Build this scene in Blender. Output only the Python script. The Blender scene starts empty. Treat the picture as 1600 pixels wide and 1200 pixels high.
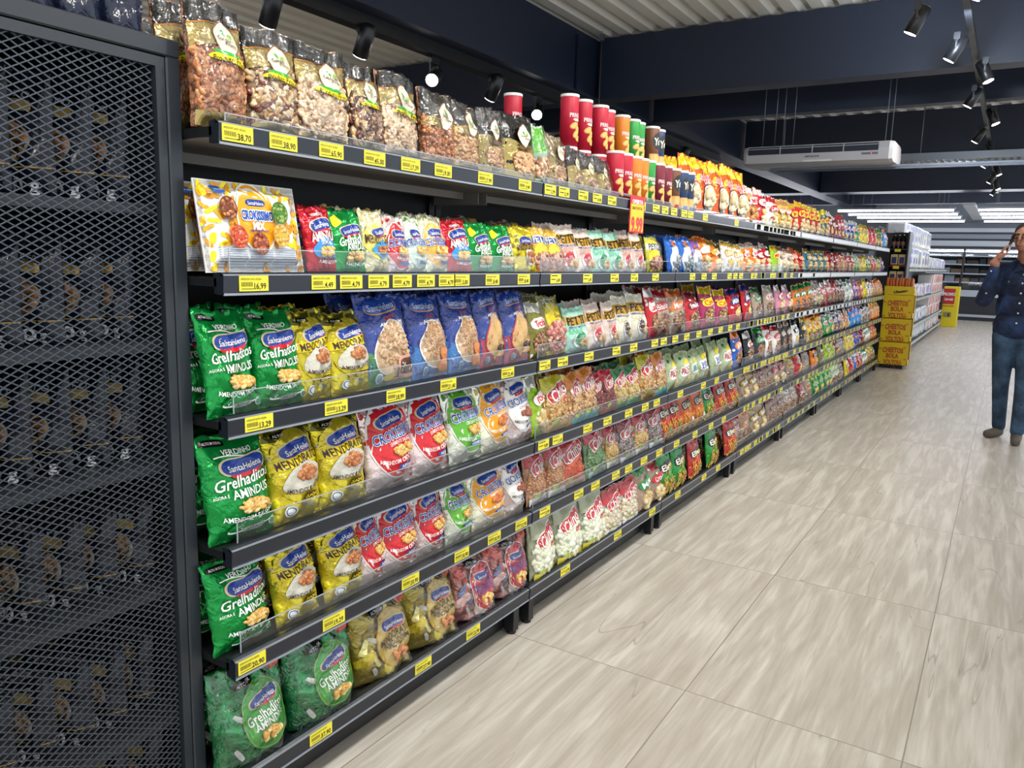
import bpy, bmesh, math, random
import numpy as np
from mathutils import Vector, Matrix, noise as mnoise

S = bpy.context.scene
COL = S.collection
# ------------------------------------------------------------ camera, world, exposure
def cam_axes(yaw, pitch, roll):
    cy, sy, cp, sp = math.cos(yaw), math.sin(yaw), math.cos(pitch), math.sin(pitch)
    f = Vector((-sy*cp, cy*cp, -sp)); r = Vector((cy, sy, 0)); u = r.cross(f)
    cr, sr = math.cos(roll), math.sin(roll)
    return cr*r+sr*u, -sr*r+cr*u, f
cd = bpy.data.cameras.new('camera'); cam = bpy.data.objects.new('camera', cd); COL.objects.link(cam)
r_, u_, f_ = cam_axes(.5602, .1608, .0282)
M = Matrix.Identity(4)
for i in range(3):
    M[i][0], M[i][1], M[i][2] = r_[i], u_[i], -f_[i]
M[0][3], M[1][3], M[2][3] = 1.3972, 0.0, 1.38
cam.matrix_world = M
cd.sensor_width = 36; cd.lens = 1216.9/1600*36; cd.clip_start = .05; cd.clip_end = 200
S.camera = cam
S.view_settings.view_transform = 'Standard'; S.view_settings.look = 'None'
S.view_settings.gamma = 1; S.view_settings.use_curve_mapping = False
S.view_settings.exposure = 0.62
S.cycles.max_bounces = 8; S.cycles.transparent_max_bounces = 12
S.cycles.diffuse_bounces = 4; S.cycles.glossy_bounces = 3; S.cycles.caustics_reflective = False
S.cycles.sample_clamp_indirect = 6
W = bpy.data.worlds.new('world'); S.world = W; W.use_nodes = True
W.node_tree.nodes['Background'].inputs[0].default_value = (.88, .94, 1, 1)
W.node_tree.nodes['Background'].inputs[1].default_value = .95

def spot(name, loc, target, power, ang=100, blend=.8, rad=.06, color=(1, .97, .92)):
    l = bpy.data.lights.new(name, 'SPOT'); l.energy = power; l.spot_size = math.radians(ang); l.spot_blend = blend
    l.shadow_soft_size = rad; l.color = color
    o = bpy.data.objects.new(name, l); COL.objects.link(o); o.location = loc
    o.rotation_euler = (Vector(target)-Vector(loc)).to_track_quat('-Z', 'Y').to_euler()
    return o
# heads of the two ceiling tracks: (x, y, z of the lamp face), aim
TRACK = []
for i, y in enumerate([-1.8, -.6, .6, 1.7, 2.8, 3.9, 4.9]):
    TRACK.append(((.93 if i % 2 else 1.07, y, 2.78), (-.25, y+.25, .75) if i % 2 == 0 else (-.1, y+.2, 1.0)))
for i, (x, y) in enumerate([(.72, 5.55), (.88, 6.35), (1.10, 7.15), (.92, 8.15), (1.12, 9.2), (.90, 10.4), (1.06, 11.6), (.92, 12.9),
                            (1.10, 14.0), (.94, 15.2), (1.06, 16.4), (.94, 17.6)]):
    TRACK.append(((x, y, 2.80), (-.2, y+.1, .9) if x < 1 else (2.2, y-.2, .3)))
for k, (a, b) in enumerate(TRACK):
    d = (Vector(b)-Vector(a)).normalized()
    spot('track_lamp_light', Vector(a)+d*.02, b, 44 if a[1] < 5 else 25, 118)
RAIL = [(-2.55, y, 2.72) for y in (3.4, 4.2, 5.0, 5.8, 6.6, 7.5, 8.4, 9.3, 10.4)]
for k, a in enumerate(RAIL):
    if k in (0, 3, 4, 6, 7):
        spot('rail_lamp_light', (a[0]-.10, a[1], a[2]-.12), (a[0]-1.2, a[1]-.3, .9), 26, 100)

spot('beam_wash_light', (1.0, 5.75, 2.86), (1.0, 7.5, 3.5), 55, 105, color=(.72, .84, 1))
# ------------------------------------------------------------ helpers
def srgb(h):
    if not isinstance(h, str): return tuple(h)
    h = h.lstrip('#'); v = [int(h[i:i+2], 16)/255 for i in (0, 2, 4)]
    return tuple(c/12.92 if c <= .04045 else ((c+.055)/1.055)**2.4 for c in v)
MATS = {}
def nt_new(name):
    m = bpy.data.materials.new(name); m.use_nodes = True
    nt = m.node_tree; b = nt.nodes['Principled BSDF']
    return m, nt, b
def mat(color, kind='plain', rough=.5, metal=0.0, bump=0.0, scale=20., emit=0.0, name=None, var=.0):
    key = (color, kind, rough, metal, bump, scale, emit, var)
    if key in MATS: return MATS[key]
    c = srgb(color)
    m, nt, b = nt_new(name or 'm_%s_%s' % (kind, str(color).strip('#')))
    N, L = nt.nodes, nt.links
    tc = N.new('ShaderNodeTexCoord')
    b.inputs['Base Color'].default_value = (*c, 1)
    if kind == 'foil':
        metal, rough, bump, scale = .48, .21, .62, 16.
    elif kind == 'gloss':
        metal, rough, bump, scale = .0, .22, .40, 18.
    elif kind == 'card':
        rough = .42
    b.inputs['Roughness'].default_value = rough; b.inputs['Metallic'].default_value = metal
    if kind in ('foil', 'gloss') or bump:
        n = N.new('ShaderNodeTexNoise'); n.inputs['Scale'].default_value = scale; n.inputs['Detail'].default_value = 3.5
        n.inputs['Distortion'].default_value = 1.2 if kind in ('foil', 'gloss') else 0
        L.new(tc.outputs['Object'], n.inputs['Vector'])
        bp = N.new('ShaderNodeBump'); bp.inputs['Strength'].default_value = bump
        bp.inputs['Distance'].default_value = .02 if kind in ('foil', 'gloss') else .004
        L.new(n.outputs['Fac'], bp.inputs['Height']); L.new(bp.outputs['Normal'], b.inputs['Normal'])
    if var:
        n2 = N.new('ShaderNodeTexNoise'); n2.inputs['Scale'].default_value = 6; L.new(tc.outputs['Object'], n2.inputs['Vector'])
        mx = N.new('ShaderNodeMix'); mx.data_type = 'RGBA'
        mx.inputs[6].default_value = (*[x*(1-var) for x in c], 1); mx.inputs[7].default_value = (*[min(1, x*(1+var)) for x in c], 1)
        L.new(n2.outputs['Fac'], mx.inputs[0]); L.new(mx.outputs[2], b.inputs['Base Color'])
    if emit:
        b.inputs['Emission Color'].default_value = (*c, 1); b.inputs['Emission Strength'].default_value = emit
    MATS[key] = m
    return m
def nutmat(c1, c2, gap='#5a3a22', scale=70.):
    key = ('nut', c1, c2, gap, scale)
    if key in MATS: return MATS[key]
    m, nt, b = nt_new('m_contents_'+c1.strip('#')); N, L = nt.nodes, nt.links
    tc = N.new('ShaderNodeTexCoord'); v = N.new('ShaderNodeTexVoronoi'); v.inputs['Scale'].default_value = scale
    L.new(tc.outputs['Object'], v.inputs['Vector'])
    sp = N.new('ShaderNodeSeparateColor'); L.new(v.outputs['Color'], sp.inputs[0])
    mx = N.new('ShaderNodeMix'); mx.data_type = 'RGBA'; mx.inputs[6].default_value = (*srgb(c1), 1); mx.inputs[7].default_value = (*srgb(c2), 1)
    L.new(sp.outputs[0], mx.inputs[0])
    cr = N.new('ShaderNodeMapRange'); cr.inputs[1].default_value = .5; cr.inputs[2].default_value = .68
    L.new(v.outputs['Distance'], cr.inputs[0])
    m2 = N.new('ShaderNodeMix'); m2.data_type = 'RGBA'; m2.inputs[7].default_value = (*srgb(gap), 1)
    L.new(cr.outputs[0], m2.inputs[0]); L.new(mx.outputs[2], m2.inputs[6]); L.new(m2.outputs[2], b.inputs['Base Color'])
    bp = N.new('ShaderNodeBump'); bp.invert = True; bp.inputs['Strength'].default_value = .8; bp.inputs['Distance'].default_value = .012
    L.new(v.outputs['Distance'], bp.inputs['Height']); L.new(bp.outputs['Normal'], b.inputs['Normal'])
    b.inputs['Roughness'].default_value = .25
    MATS[key] = m; return m
def filmmat(tint=(1, 1, 1), gl=.16, name='m_clear_film', bump=.7, scale=26., rgh=.12):
    key = ('film', tint, gl, scale)
    if key in MATS: return MATS[key]
    m = bpy.data.materials.new(name); m.use_nodes = True; nt = m.node_tree; N, L = nt.nodes, nt.links
    N.remove(N['Principled BSDF'])
    t = N.new('ShaderNodeBsdfTransparent'); t.inputs[0].default_value = (*tint, 1)
    g = N.new('ShaderNodeBsdfGlossy'); g.inputs['Roughness'].default_value = rgh
    mx = N.new('ShaderNodeMixShader'); lw = N.new('ShaderNodeLayerWeight'); lw.inputs['Blend'].default_value = .25
    tc = N.new('ShaderNodeTexCoord'); n = N.new('ShaderNodeTexNoise'); n.inputs['Scale'].default_value = scale; n.inputs['Distortion'].default_value = 1.5
    L.new(tc.outputs['Object'], n.inputs['Vector'])
    bp = N.new('ShaderNodeBump'); bp.inputs['Strength'].default_value = bump; bp.inputs['Distance'].default_value = .02
    L.new(n.outputs['Fac'], bp.inputs['Height'])
    L.new(bp.outputs['Normal'], g.inputs['Normal']); L.new(bp.outputs['Normal'], lw.inputs['Normal'])
    mr = N.new('ShaderNodeMapRange'); mr.inputs[3].default_value = gl*.5; mr.inputs[4].default_value = min(1, gl*3.5)
    L.new(lw.outputs['Fresnel'], mr.inputs[0]); L.new(mr.outputs[0], mx.inputs[0])
    L.new(t.outputs[0], mx.inputs[1]); L.new(g.outputs[0], mx.inputs[2]); L.new(mx.outputs[0], N['Material Output'].inputs[0])
    MATS[key] = m; return m

class MB:
    """collects faces of several materials and builds ONE mesh"""
    def __init__(s): s.v = []; s.f = []; s.m = []; s.sm = []; s.mats = []
    def mi(s, m):
        if m not in s.mats: s.mats.append(m)
        return s.mats.index(m)
    def add(s, verts, faces, m, smooth=False):
        o = len(s.v); k = s.mi(m)
        s.v.extend([tuple(map(float, p)) for p in verts])
        for f in faces: s.f.append(tuple(int(i)+o for i in f)); s.m.append(k); s.sm.append(smooth)
        return s
    def box(s, x0, x1, y0, y1, z0, z1, m, bev=0.0):
        if bev:
            b = min(bev, (x1-x0)/2.1, (y1-y0)/2.1, (z1-z0)/2.1)
            V = []
            for z, e in ((z0, b), (z0+b, 0), (z1-b, 0), (z1, b)):
                for (cx, cy, sx, sy) in ((x0, y0, 1, 1), (x1, y0, -1, 1), (x1, y1, -1, -1), (x0, y1, 1, -1)):
                    if (sx*sy) > 0:
                        V += [(cx+sx*e, cy+sy*(b+e*.0+ (0 if e == 0 else e*.0)), z), (cx+sx*(b), cy+sy*e, z)] if False else [(cx+sx*e, cy+sy*b, z), (cx+sx*b, cy+sy*e, z)]
                    else:
                        V += [(cx+sx*b, cy+sy*e, z), (cx+sx*e, cy+sy*b, z)]
            F = [tuple(range(7, -1, -1)), tuple(range(24, 32))]
            for r in range(3):
                for i in range(8):
                    j = (i+1) % 8; F.append((r*8+i, r*8+j, r*8+8+j, r*8+8+i))
            return s.add(V, F, m)
        V = [(x0, y0, z0), (x1, y0, z0), (x1, y1, z0), (x0, y1, z0), (x0, y0, z1), (x1, y0, z1), (x1, y1, z1), (x0, y1, z1)]
        return s.add(V, [(0, 3, 2, 1), (4, 5, 6, 7), (0, 1, 5, 4), (1, 2, 6, 5), (2, 3, 7, 6), (3, 0, 4, 7)], m)
    def tube(s, pts, rad, m, n=8, cap=True):
        pts = [Vector(p) for p in pts]; R = rad if isinstance(rad, (list, tuple)) else [rad]*len(pts)
        V = []; F = []
        for i, p in enumerate(pts):
            d = (pts[min(i+1, len(pts)-1)]-pts[max(i-1, 0)]).normalized()
            a = Vector((0, 0, 1)) if abs(d.z) < .9 else Vector((1, 0, 0))
            e1 = d.cross(a).normalized(); e2 = d.cross(e1)
            for k in range(n):
                t = 2*math.pi*k/n; V.append(p+R[i]*(math.cos(t)*e1+math.sin(t)*e2))
        for i in range(len(pts)-1):
            for k in range(n):
                j = (k+1) % n; F.append((i*n+k, i*n+j, (i+1)*n+j, (i+1)*n+k))
        if cap: F += [tuple(range(n-1, -1, -1)), tuple(range((len(pts)-1)*n, len(pts)*n))]
        return s.add(V, F, m, True)
    def lathe(s, prof, m, n=20, c=(0, 0, 0)):
        V = []; F = []
        for (r, z) in prof:
            for k in range(n):
                t = 2*math.pi*k/n; V.append((c[0]+r*math.cos(t), c[1]+r*math.sin(t), c[2]+z))
        for i in range(len(prof)-1):
            for k in range(n):
                j = (k+1) % n; F.append((i*n+k, i*n+j, (i+1)*n+j, (i+1)*n+k))
        F += [tuple(range(n-1, -1, -1)), tuple(range((len(prof)-1)*n, len(prof)*n))]
        return s.add(V, F, m, True)
    def mesh(s, name):
        me = bpy.data.meshes.new(name); me.from_pydata(s.v, [], s.f)
        for m in s.mats: me.materials.append(m)
        me.polygons.foreach_set('material_index', s.m); me.polygons.foreach_set('use_smooth', s.sm)
        me.update(); return me
    def build(s, name, parent=None, loc=(0, 0, 0), **tags):
        o = bpy.data.objects.new(name, s.mesh(name)); COL.objects.link(o); o.location = loc
        if parent: o.parent = parent
        for k, v in tags.items(): o[k] = v
        return o
LABELS = {}
def tag(o, label, category, group=None):
    LABELS.setdefault(label, []).append(o)
    o['label'] = label; o['category'] = category
    if group: o['group'] = group
    return o
def empty(name, loc=(0, 0, 0), rz=0):
    o = bpy.data.objects.new(name, None); COL.objects.link(o); o.location = loc; o.rotation_euler = (0, 0, rz)
    o.empty_display_size = .05; return o
def struct(o): o['kind'] = 'structure'; return o

# text, cached as flat triangles: cap height 1, centred
_TX = {}
def text2d(s, off=.0):
    key = (s, off)
    if key in _TX: return _TX[key]
    cu = bpy.data.curves.new('lettering', 'FONT'); cu.body = s; cu.size = 1; cu.resolution_u = 2; cu.offset = off; cu.fill_mode = 'FRONT'
    ob = bpy.data.objects.new('lettering', cu); COL.objects.link(ob)
    dg = bpy.context.evaluated_depsgraph_get(); dg.update()
    me = bpy.data.meshes.new_from_object(ob.evaluated_get(dg))
    V = np.array([v.co[:2] for v in me.vertices]) if len(me.vertices) else np.zeros((0, 2))
    F = [tuple(p.vertices) for p in me.polygons]
    bpy.data.objects.remove(ob); bpy.data.curves.remove(cu); bpy.data.meshes.remove(me)
    for _ in range(5):                         # split long triangles so that letters bend with the bag
        n = 0; G = []; Vl = [tuple(q) for q in V]
        for f in F:
            if len(f) != 3: G.append(f); continue
            e = [np.hypot(Vl[f[i]][0]-Vl[f[(i+1) % 3]][0], Vl[f[i]][1]-Vl[f[(i+1) % 3]][1]) for i in range(3)]
            i = int(np.argmax(e))
            if e[i] < .30: G.append(f); continue
            a, b, c = f[i], f[(i+1) % 3], f[(i+2) % 3]; Vl.append(((Vl[a][0]+Vl[b][0])/2, (Vl[a][1]+Vl[b][1])/2)); m = len(Vl)-1
            G += [(a, m, c), (m, b, c)]; n += 1
        F = G; V = np.array(Vl) if len(Vl) else V
        if not n: break
    if len(V):
        V = V-np.array([(V[:, 0].min()+V[:, 0].max())/2, 0.0]); V[:, 1] -= .35; V = V/.72
    _TX[key] = (V, F); return _TX[key]
# ------------------------------------------------------------ package artwork (decals that follow a surface)
class Art:
    def __init__(s, mb, w, h, surf, eps=.0013, step=.0005):
        s.mb, s.w, s.h, s.surf, s.eps, s.step, s.layer, s.lift = mb, w, h, surf, eps, step, 0, 0
    def lay(s, P, F, m, extra=0.):
        P = np.asarray(P, float)
        if not len(P): return
        x, z, y = s.surf(P[:, 0], P[:, 1])
        y = y-(s.eps+s.step*s.layer+extra); s.layer += 1
        s.mb.add(np.stack([x, y, z], 1), F, m, True)
    def band(s, a0, a1, b0, b1, m, x0=-.5, x1=.5, n=18, k=6, wav=0.):
        """strip from z=a0(left)..a1(right) up to b0..b1, in h units"""
        P = []; F = []
        for j in range(k+1):
            for i in range(n+1):
                t = i/n; X = x0+(x1-x0)*t; q = j/k
                lo = a0+(a1-a0)*t; hi = b0+(b1-b0)*t
                P.append((X*s.w, (lo+(hi-lo)*q+wav*math.sin(t*6.3))*s.h))
        for j in range(k):
            for i in range(n): F.append((j*(n+1)+i, j*(n+1)+i+1, (j+1)*(n+1)+i+1, (j+1)*(n+1)+i))
        s.lay(P, F, m)
    def over(s):
        s.eps += s.lift; s.lift = 0
    def shape(s, cx, cz, rx, rz, m, rot=0., kind='oval', n=30, rings=7):
        P = [(cx*s.w, cz*s.h)]; F = []; c, si = math.cos(rot), math.sin(rot)
        for r in range(1, rings+1):
            for i in range(n):
                t = 2*math.pi*i/n; X, Z = math.cos(t), math.sin(t)
                if kind == 'bow': Z *= .62+.42*X*X; X *= 1.0
                elif kind == 'peanut': k_ = .74+.26*X*X; Z *= k_
                elif kind == 'gem':
                    q = (abs(X)**1.25+abs(Z)**1.25)**(1/1.25); X, Z = X/q*1.05, Z/q*1.05
                elif kind == 'sq':
                    q = (abs(X)**5+abs(Z)**5)**(1/5); X, Z = X/q, Z/q
                elif kind == 'drop': Z = Z*(1.0 if Z > 0 else .9); X *= (1-.28*Z)
                elif kind == 'banner': Z = Z*.75-.28*X*X+.14
                X, Z = X*rx*s.w*r/rings, Z*rz*s.w*r/rings
                P.append((cx*s.w+X*c-Z*si, cz*s.h+X*si+Z*c))
        for i in range(n): F.append((0, 1+i, 1+(i+1) % n))
        for r in range(rings-1):
            for i in range(n):
                a = 1+r*n+i; b = 1+r*n+(i+1) % n; F.append((a, a+n, b+n, b))
        s.lay(P, F, m)
    def text(s, t, cx, cz, hgt, m, maxw=None, rot=0., shear=0., bold=0.006, bend=0., outline=None, ow=.045):
        for off, mm in (([(bold+ow, outline)] if outline else [])+[(bold, m)]):
            V, F = text2d(t, off)
            if not len(V): continue
            V = V.copy(); H = hgt*s.w; wd = (V[:, 0].max()-V[:, 0].min())
            if outline and mm is outline: wd0 = text2d(t, bold)[0]; wd = wd0[:, 0].max()-wd0[:, 0].min()
            sx = H
            if maxw: sx = maxw*s.w/wd if wd*H > maxw*s.w or True else H
            X = V[:, 0]*sx+V[:, 1]*H*shear; Z = V[:, 1]*H
            if bend: Z = Z+bend*s.w*((2*X/(s.w))**2)
            c, si = math.cos(rot), math.sin(rot)
            s.lay(np.stack([cx*s.w+X*c-Z*si, cz*s.h+X*si+Z*c], 1), F, mm, s.step*2)
    def spots(s, n, rx, rz, ms, seed, kind='peanut', zr=(.05, .95), xr=(-.47, .47), avoid=None):
        R = random.Random(seed); k = s.layer
        for _ in range(n):
            x, z = R.uniform(*xr), R.uniform(*zr)
            if avoid and ((x-avoid[0])/avoid[2])**2+((z-avoid[1])/avoid[3])**2 < 1: continue
            q = R.uniform(.8, 1.2); s.layer = k+(_ % 2)
            s.shape(x, z, rx*q, rz*q, R.choice(ms), R.uniform(0, 3.1), kind, n=12, rings=2)
        s.layer = k+2
    def nuts(s, cx, cz, rx, rz, ms, size=.013, n=60, kind='bean', seed=1, lift=.6, shape='oval', m2=None):
        """real nuts scattered under the clear film"""
        R = random.Random(seed); base = NUT[kind]; s.lift = size*.66
        for k in range(n):
            for _ in range(20):
                a, b = R.uniform(-1, 1), R.uniform(-1, 1)
                if shape == 'rect' or a*a+b*b < 1: break
            X, Z = (cx+a*rx)*s.w, cz*s.h+b*rz*s.w
            x, z, y = s.surf(np.array([X]), np.array([Z]))
            q = size*R.uniform(.8, 1.2)
            rot = Matrix.Rotation(R.uniform(0, 6.28), 3, 'Y') @ Matrix.Rotation(R.uniform(-.5, .5), 3, 'X')
            r3 = np.array(rot)
            V = base[0]*q @ r3.T; V = V+np.array([x[0], y[0]-size*lift*R.uniform(.1, .8)+.002-s.eps-s.step*s.layer, z[0]])
            s.mb.add(V, base[1], R.choice(ms), True)
        s.layer += 1
def _capsule(path, radii, n=7):
    V = []; F = []
    P = [Vector(p) for p in path]
    for i, p in enumerate(P):
        d = (P[min(i+1, len(P)-1)]-P[max(i-1, 0)]).normalized(); e1 = Vector((0, 1, 0)); e2 = d.cross(e1)
        for k in range(n):
            t = 2*math.pi*k/n; V.append(p+radii[i]*(math.cos(t)*e1+math.sin(t)*e2))
    for i in range(len(P)-1):
        for k in range(n): j = (k+1) % n; F.append((i*n+k, i*n+j, (i+1)*n+j, (i+1)*n+k))
    F += [tuple(range(n-1, -1, -1)), tuple(range((len(P)-1)*n, len(P)*n))]
    return np.array([v[:] for v in V]), F
NUT = {}
NUT['cashew'] = _capsule([(math.cos(t)*.75, 0, math.sin(t)*.75-.3) for t in np.linspace(-.5, math.pi+.5, 7)], [.12, .38, .46, .46, .44, .36, .12])
NUT['bean'] = _capsule([(-.9, 0, 0), (-.7, 0, .03), (-.3, 0, .08), (.3, 0, .08), (.7, 0, .03), (.9, 0, 0)], [.12, .42, .58, .58, .42, .12])
NUT['round'] = _capsule([(-.7, 0, 0), (-.5, 0, 0), (0, 0, 0), (.5, 0, 0), (.7, 0, 0)], [.15, .55, .72, .55, .15])
NUT['half'] = _capsule([(-1, 0, 0), (-.75, 0, 0), (-.1, 0, 0), (.6, 0, 0), (.9, 0, 0)], [.08, .4, .5, .36, .1])
NUT['stick'] = _capsule([(-2.2, 0, 0), (-2.1, 0, 0), (2.1, 0, .1), (2.2, 0, .1)], [.05, .22, .22, .05], 5)
NUT['puff'] = _capsule([(-1, 0, 0), (-.8, 0, .1), (-.2, 0, .2), (.4, 0, .1), (.9, 0, -.2), (1, 0, -.25)], [.2, .6, .7, .75, .5, .2])

def bag_surface(w, h, t, seed, wr=1.0, seal=.06, sag=.8, gusset=False, NU=18, NV=26, flat_top=0.0):
    R = random.Random(seed); ph = [R.uniform(0, 6.28) for _ in range(12)]
    U = np.linspace(-1, 1, NU+1); Vv = np.linspace(0, 1, NV+1)
    u, v = np.meshgrid(U, Vv)
    top = 1-seal-flat_top
    q = np.clip((v-(.0 if gusset else seal*.6))/(top-(0 if gusset else seal*.6)), 0, 1)
    S_ = np.clip(np.sin(np.pi*q**sag), 0, 1)**.55
    if gusset: S_ = np.clip(1-q**2.6, 0, 1)**.7*(.65+.35*np.clip(q*5, 0, 1))
    Wd = w/2*(1-.07*S_*(0 if gusset else 1)-.03*np.sin(v*5+ph[0])**2)
    T = t/2*S_*np.clip(1-np.abs(u)**2.6, 0, 1)**.62
    ends = np.exp(-(q/.16)**2)+np.exp(-((1-q)/.22)**2)
    wrn = .0030*wr*(np.sin(u*9+ph[1]+2*v)*ends+.55*np.sin(7*u+11*v+ph[2])*S_+.5*np.sin(-6*u+15*v+ph[3])+.4*np.sin(17*u-9*v+ph[4])*ends)
    wrn *= np.clip((1-np.abs(u))*6, 0, 1)
    nz = np.array([[mnoise.noise(Vector((a*2.2+seed*3.7, b*3.2*h/w, seed*1.3))) for a in U] for b in Vv])
    nz2 = np.array([[abs(mnoise.noise(Vector((a*4.5+seed*1.7, b*5.5*h/w, seed*2.3)))) for a in U] for b in Vv])
    wrn += (.008*wr*nz-.007*wr*nz2)*np.clip((1-np.abs(u))*5, .12, 1)*(.35+.65*S_)
    yf = -T-wrn-.0008; yb = T*.75+.0008+wrn*.3
    X = u*Wd+.0015*np.sin(v*40+ph[5])*(np.abs(u) > .98); Z = v*h+.004*np.sin(u*3+ph[6])*v+.0025*np.sin(u*14+ph[7])*(v > .97)
    Z = Z-.02*h*np.abs(u)**3*S_*0
    return X, Z, yf, yb, Wd
def make_bag(name, w, h, t, base, art=None, seed=1, wr=1.0, seal=.06, gusset=False, film=None, film_z=(0., 1.), flat_top=0., sag=.8, back=None, film_off=.0105):
    NU, NV = 18, 26
    X, Z, yf, yb, Wd = bag_surface(w, h, t, seed, wr, seal, sag, gusset, NU, NV, flat_top)
    mb = MB(); n1 = NU+1
    F = [(j*n1+i, j*n1+i+1, (j+1)*n1+i+1, (j+1)*n1+i) for j in range(NV) for i in range(NU)]
    mb.add(np.stack([X.ravel(), yf.ravel(), Z.ravel()], 1), F, base, True)
    o = len(mb.v)
    mb.add(np.stack([X.ravel(), yb.ravel(), Z.ravel()], 1), [f[::-1] for f in F], back or base, True)
    side = []
    nv = n1*(NV+1)
    for j in range(NV):
        for i in (0, NU):
            a, b = j*n1+i, (j+1)*n1+i; f = (a, b, b+nv, a+nv); side.append(f if i == 0 else f[::-1])
    for i in range(NU):
        for j in (0, NV):
            a, b = j*n1+i, j*n1+i+1; f = (a, b, b+nv, a+nv); side.append(f[::-1] if j == 0 else f)
    mb.f += side; mb.m += [mb.mi(base)]*len(side); mb.sm += [False]*len(side)
    def surf(x, z):
        v = np.clip(z/h, 0.004, .996)*NV; j = np.clip(v.astype(int), 0, NV-1); fv = v-j
        wl = Wd[j, 0]*(1-fv)+Wd[j+1, 0]*fv
        u = np.clip(x/wl, -.985, .985); q = (u+1)/2*NU; i = np.clip(q.astype(int), 0, NU-1); fu = q-i
        y = (yf[j, i]*(1-fu)+yf[j, i+1]*fu)*(1-fv)+(yf[j+1, i]*(1-fu)+yf[j+1, i+1]*fu)*fv
        zz = (Z[j, i]*(1-fu)+Z[j, i+1]*fu)*(1-fv)+(Z[j+1, i]*(1-fu)+Z[j+1, i+1]*fu)*fv
        return u*wl, zz, y
    if art:
        A = Art(mb, w, h, surf); art(A)
    if film:
        j0, j1 = int(film_z[0]*NV), int(film_z[1]*NV)
        Fz = [(j*n1+i, j*n1+i+1, (j+1)*n1+i+1, (j+1)*n1+i) for j in range(j0, j1) for i in range(NU)]
        mb.add(np.stack([X.ravel()*1.0, yf.ravel()-film_off*np.clip(1-np.abs(np.tile(np.linspace(-1, 1, n1), NV+1))**6, 0, 1)-.001, Z.ravel()], 1), Fz, film, True)
    return mb.mesh(name)

# ------------------------------------------------------------ package kinds: {kind: (mesh, w, h, t, object name, description, category)}
WHT = mat('#f2f2ee', 'gloss'); BLK = mat('#101010', 'gloss'); NAVY = mat('#18357f', 'gloss'); RED = mat('#cf1f2b', 'gloss')
YEL = mat('#f6dc0a', 'gloss'); BRN = mat('#3f2013', 'gloss'); GRY = mat('#b9bab6', 'gloss'); GRN = mat('#2f9a3a', 'gloss'); ORG = mat('#ee8a1c', 'gloss')
FILM = filmmat(); FILM2 = filmmat(gl=.10)
peanutY = [mat('#e3b968', 'gloss'), mat('#d6a24f', 'gloss'), mat('#edcf8d', 'gloss')]
peanutB = [mat('#b5754a', 'gloss'), mat('#c68858', 'gloss'), mat('#a3623a', 'gloss')]
def logo(A, cx, cz, r, rot=.12, word='SantaHelena'):
    A.shape(cx, cz, r*1.14, r*.66, mat('#d9c9a0', 'gloss'), rot, 'bow')
    A.shape(cx+.02, cz-.045*r*4, r*.8, r*.42, RED, rot, 'bow')
    A.shape(cx, cz, r*1.04, r*.56, mat('#1d3f96', 'gloss'), rot, 'bow')
    A.text(word, cx, cz-.012, r*.30, WHT, maxw=r*1.6, rot=rot, bold=0.008)
def art_green(A):
    A.spots(16, .07, .05, [mat('#0b7a35', 'foil'), mat('#1a9a48', 'foil')], 3, zr=(.04, .97))
    A.shape(-.27, .925, .17, .05, BLK, .0, 'sq'); A.text('ALTO EM SODIO', -.27, .925, .04, WHT, maxw=.26)
    A.text('VERDINHO', .02, .835, .085, WHT, maxw=.44, bold=0.013, rot=.04)
    A.band(.775, .79, .787, .802, WHT, -.32, .38, wav=.012, k=1)
    logo(A, .05, .70, .31)
    A.text('Grelhaditos', .02, .565, .165, WHT, maxw=.80, rot=.16, shear=.25, bold=0.013)
    A.text('AGORA É', -.33, .425, .045, WHT, maxw=.18, rot=.08, bold=0.013)
    A.text('AMINDUS', .08, .445, .135, WHT, maxw=.58, rot=.08, bold=0.013)
    A.nuts(.08, .31, .23, .085, peanutY, .0085, 60, 'bean', 5, .3)
    A.text('AMENDOIM SALGADO', .06, .195, .075, WHT, maxw=.80, rot=.1, bold=0.013, bend=.13)
    A.shape(.06, .125, .36, .10, WHT, .1, 'banner'); A.layer -= 0
    A.shape(.06, .140, .35, .10, mat('#0f8f3e', 'foil'), .1, 'banner')
    A.shape(.08, .098, .17, .035, GRY, .1, 'sq'); A.text('ASSADO', .08, .098, .045, mat('#3b6b4b', 'gloss'), maxw=.26, rot=.1, bold=0.013)
    A.shape(.38, .10, .055, .055, WHT); A.shape(.38, .10, .045, .045, mat('#4b8a64', 'gloss'))
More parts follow.
